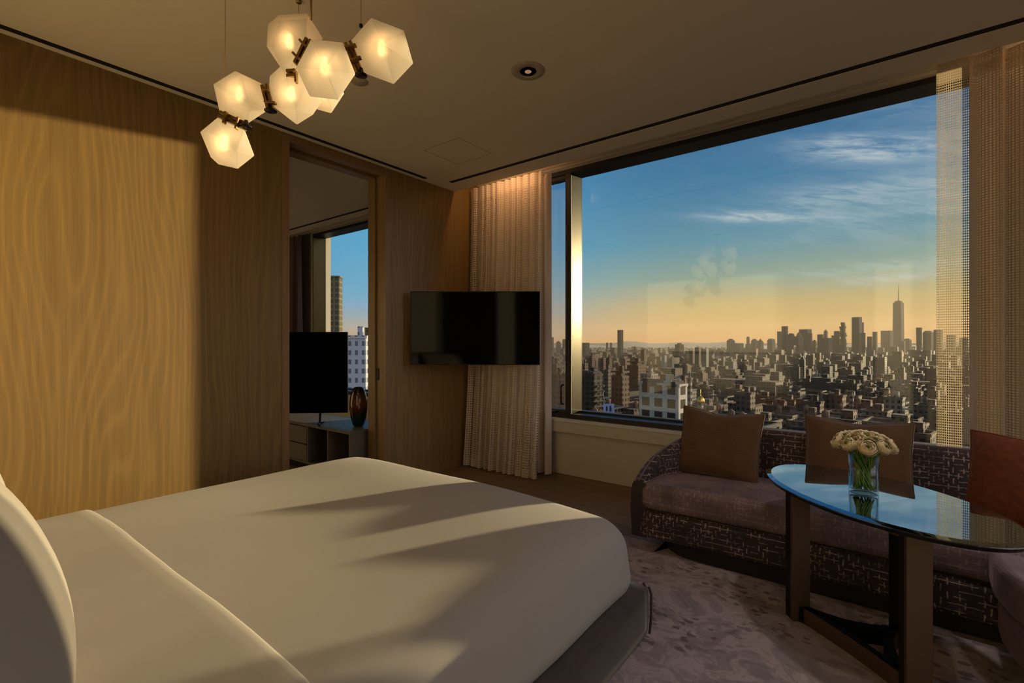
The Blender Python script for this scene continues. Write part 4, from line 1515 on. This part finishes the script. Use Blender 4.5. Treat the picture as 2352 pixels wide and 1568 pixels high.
# low hills on the horizon
mb = MB()
def hl(s, q):
    a = rad(-40 + 130 * s); r = 15000 + q * 3000
    h = (90 + 60 * math.sin(s * 31) + 40 * math.sin(s * 77 + 1) + 30 * math.sin(s * 143)) * math.sin(PI * min(1, q * .5 + .0)) if q > 0 else 0
    return Vector((r * math.cos(a), r * math.sin(a), GROUND + max(0, h) + 0))
mb.grid(hl, 160, 4)
o = struct('hills', mb, 'hill')

# haze over the city
x = Mat('city_haze')
vs = x.nt.nodes.new('ShaderNodeVolumeScatter'); vs.inputs['Color'].default_value = (.92, .80, .62, 1); vs.inputs['Density'].default_value = 2.2e-5; vs.inputs['Anisotropy'].default_value = .25
x.nt.links.new(vs.outputs[0], x.out.inputs['Volume'])
for l in list(x.out.inputs['Surface'].links): x.nt.links.remove(l)
M['city_haze'] = x.m
o = MB().box(60, 14000, -9000, 12000, GROUND - 1, 480).build('haze', 'city_haze', origin=(0, 0, GROUND)); tag(o, 'warm haze lying over the city', 'haze', kind='stuff')

# ------------------------------------------------------------------ light
SUN_AZ, SUN_EL = rad(-22.2), rad(6.2)
sd = Vector((math.cos(SUN_EL) * math.cos(SUN_AZ), math.cos(SUN_EL) * math.sin(SUN_AZ), math.sin(SUN_EL)))
sun = bpy.data.lights.new('sun', 'SUN'); sun.energy = 8.5; sun.color = (1.0, .77, .42); sun.angle = rad(.7)
so = bpy.data.objects.new('sun', sun); so.rotation_euler = sd.to_track_quat('Z', 'Y').to_euler(); so.location = sd * 50; C.objects.link(so)


def led(name, y0, y1, e):
    l = bpy.data.lights.new(name, 'AREA'); l.shape = 'RECTANGLE'; l.size = abs(y1 - y0); l.size_y = .02; l.energy = e; l.color = (1, .55, .26)
    o = bpy.data.objects.new(name, l); o.location = (SX + .05, (y0 + y1) / 2, TOP - .03); o.rotation_euler = (0, rad(-12), rad(90)); C.objects.link(o)


led('cove_light', 2.65, 3.5, 4.0)
led('cove_light', -1.6, -.35, 4.0)

# unseen downlights added to brighten the sofa side (fixtures like the one in view)
for i, (fx, fy, en) in enumerate(((2.40, -.10, 30), (1.55, -1.0, 26), (2.9, -1.7, 22))):
    q = Vector((fx, fy, CEIL)); t = thing('recessed_downlight', q, ['round recessed downlight in the ceiling above the glass table', 'round recessed downlight in the ceiling beside the bed foot', 'round recessed downlight in the ceiling over the far sofa end'][i], 'ceiling light')
    MB().lathe([(.048, -.001), (.050, -.004), (.097, -.003), (.099, 0)], q, 40).build('trim_ring', 'trim_paint', t)
    MB().lathe([(.047, -.0038), (.0001, -.0038)], q, 32).build('lamp', 'downlight_glow', t)
    l = bpy.data.lights.new('downlight', 'SPOT'); l.energy = en; l.color = (1, .88, .82); l.spot_size = rad(105); l.spot_blend = 1.0; l.shadow_soft_size = .05  # added fill spot for rug, table and seats
    o = bpy.data.objects.new('downlight', l); o.location = q - UP * .012; C.objects.link(o)

world = bpy.data.worlds.new('sky'); S.world = world; world.use_nodes = True


def sky():
    class W(Mat):
        def __init__(s): s.nt = world.node_tree; V.nt = s.nt
    x = W(); nt = world.node_tree; bg = nt.nodes['Background']
    d = x.coord('Generated'); a, b, c = x.xyz(d)
    el = c
    grad = x.ramp(el.clamp(), [(0.0, (214, 150, 78)), (.035, (214, 164, 92)), (.075, (196, 172, 112)), (.12, (142, 164, 144)), (.19, (84, 146, 168)),
                               (.28, (52, 124, 166)), (.38, (38, 108, 157)), (.55, (32, 98, 150)), (1.0, (36, 88, 138))])
    ga = (a * math.cos(SUN_AZ) + b * math.sin(SUN_AZ)).clamp()
    glow = ga.pow(6.0) * (1.0 - el.clamp()).pow(5.0)
    col = x.mix(glow * .12, grad, (236, 214, 170), 'MIX')
    side = (a * math.cos(rad(75)) + b * math.sin(rad(75))).smooth(.5, 1.0)
    col = x.mix(side * .85 * el.smooth(-.03, .10), col, (92, 178, 222))
    # wispy cirrus placed on the sky dome
    p = b / (a + .0001); q = c / (a + .0001)
    ca, sa = math.cos(rad(-14)), math.sin(rad(-14))
    pr = p * ca - q * sa; qr = p * sa + q * ca
    n1 = x.noise(x.comb(pr * 3.4, qr * 17.0), 1.7, 8, .66, .9)
    n2 = x.noise(x.comb(pr * 10, qr * 60.0), 1.6, 6, .7, .6)
    cl = None
    for p0, q0, ang, su, sv, am in ((.030, .326, -14, .085, .018, 1.7), (.19, .236, -10, .10, .009, 1.25), (.05, .253, -3, .14, .024, .60), (-.02, .20, 0, .16, .030, .38), (.02, .125, 0, .14, .012, .5), (.0, .105, 2, .10, .008, .6), (.15, .30, -5, .30, .09, .05), (-.01, .39, -20, .10, .03, .22), (-.25, .25, 0, .2, .12, .4)):
        cc, ss = math.cos(rad(ang)), math.sin(rad(ang))
        dp = p - p0; dq = q - q0
        e1 = (dp * cc - dq * ss) / su; e2 = (dp * ss + dq * cc) / sv
        g = V.m('EXPONENT', (e1 * e1 + e2 * e2) * -1.0) * am
        cl = g if cl is None else cl + g
    dens = (cl * ((n1 * .7 + n2 * .5).smooth(.42, .80)) * (a > .1)).clamp()
    col = x.mix(dens * .85, col, (206, 216, 216))
    # unseen bright sky patch added off the right end, as fill for the room
    fill_glow = (a * math.cos(rad(-100)) + b * math.sin(rad(-100))).smooth(.45, .85) * el.smooth(.02, .15)
    lum = x.shader('Background', Color=(.98, .90, .90, 1), Strength=fill_glow * 1.7)
    below = (el < 0.0)
    col = x.mix(below, col, (70, 62, 54))
    nt.links.new(col, bg.inputs['Color']); bg.inputs['Strength'].default_value = 1.0
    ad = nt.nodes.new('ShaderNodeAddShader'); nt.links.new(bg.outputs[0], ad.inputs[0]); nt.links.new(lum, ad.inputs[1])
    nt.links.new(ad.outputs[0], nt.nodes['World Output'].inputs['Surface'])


sky()
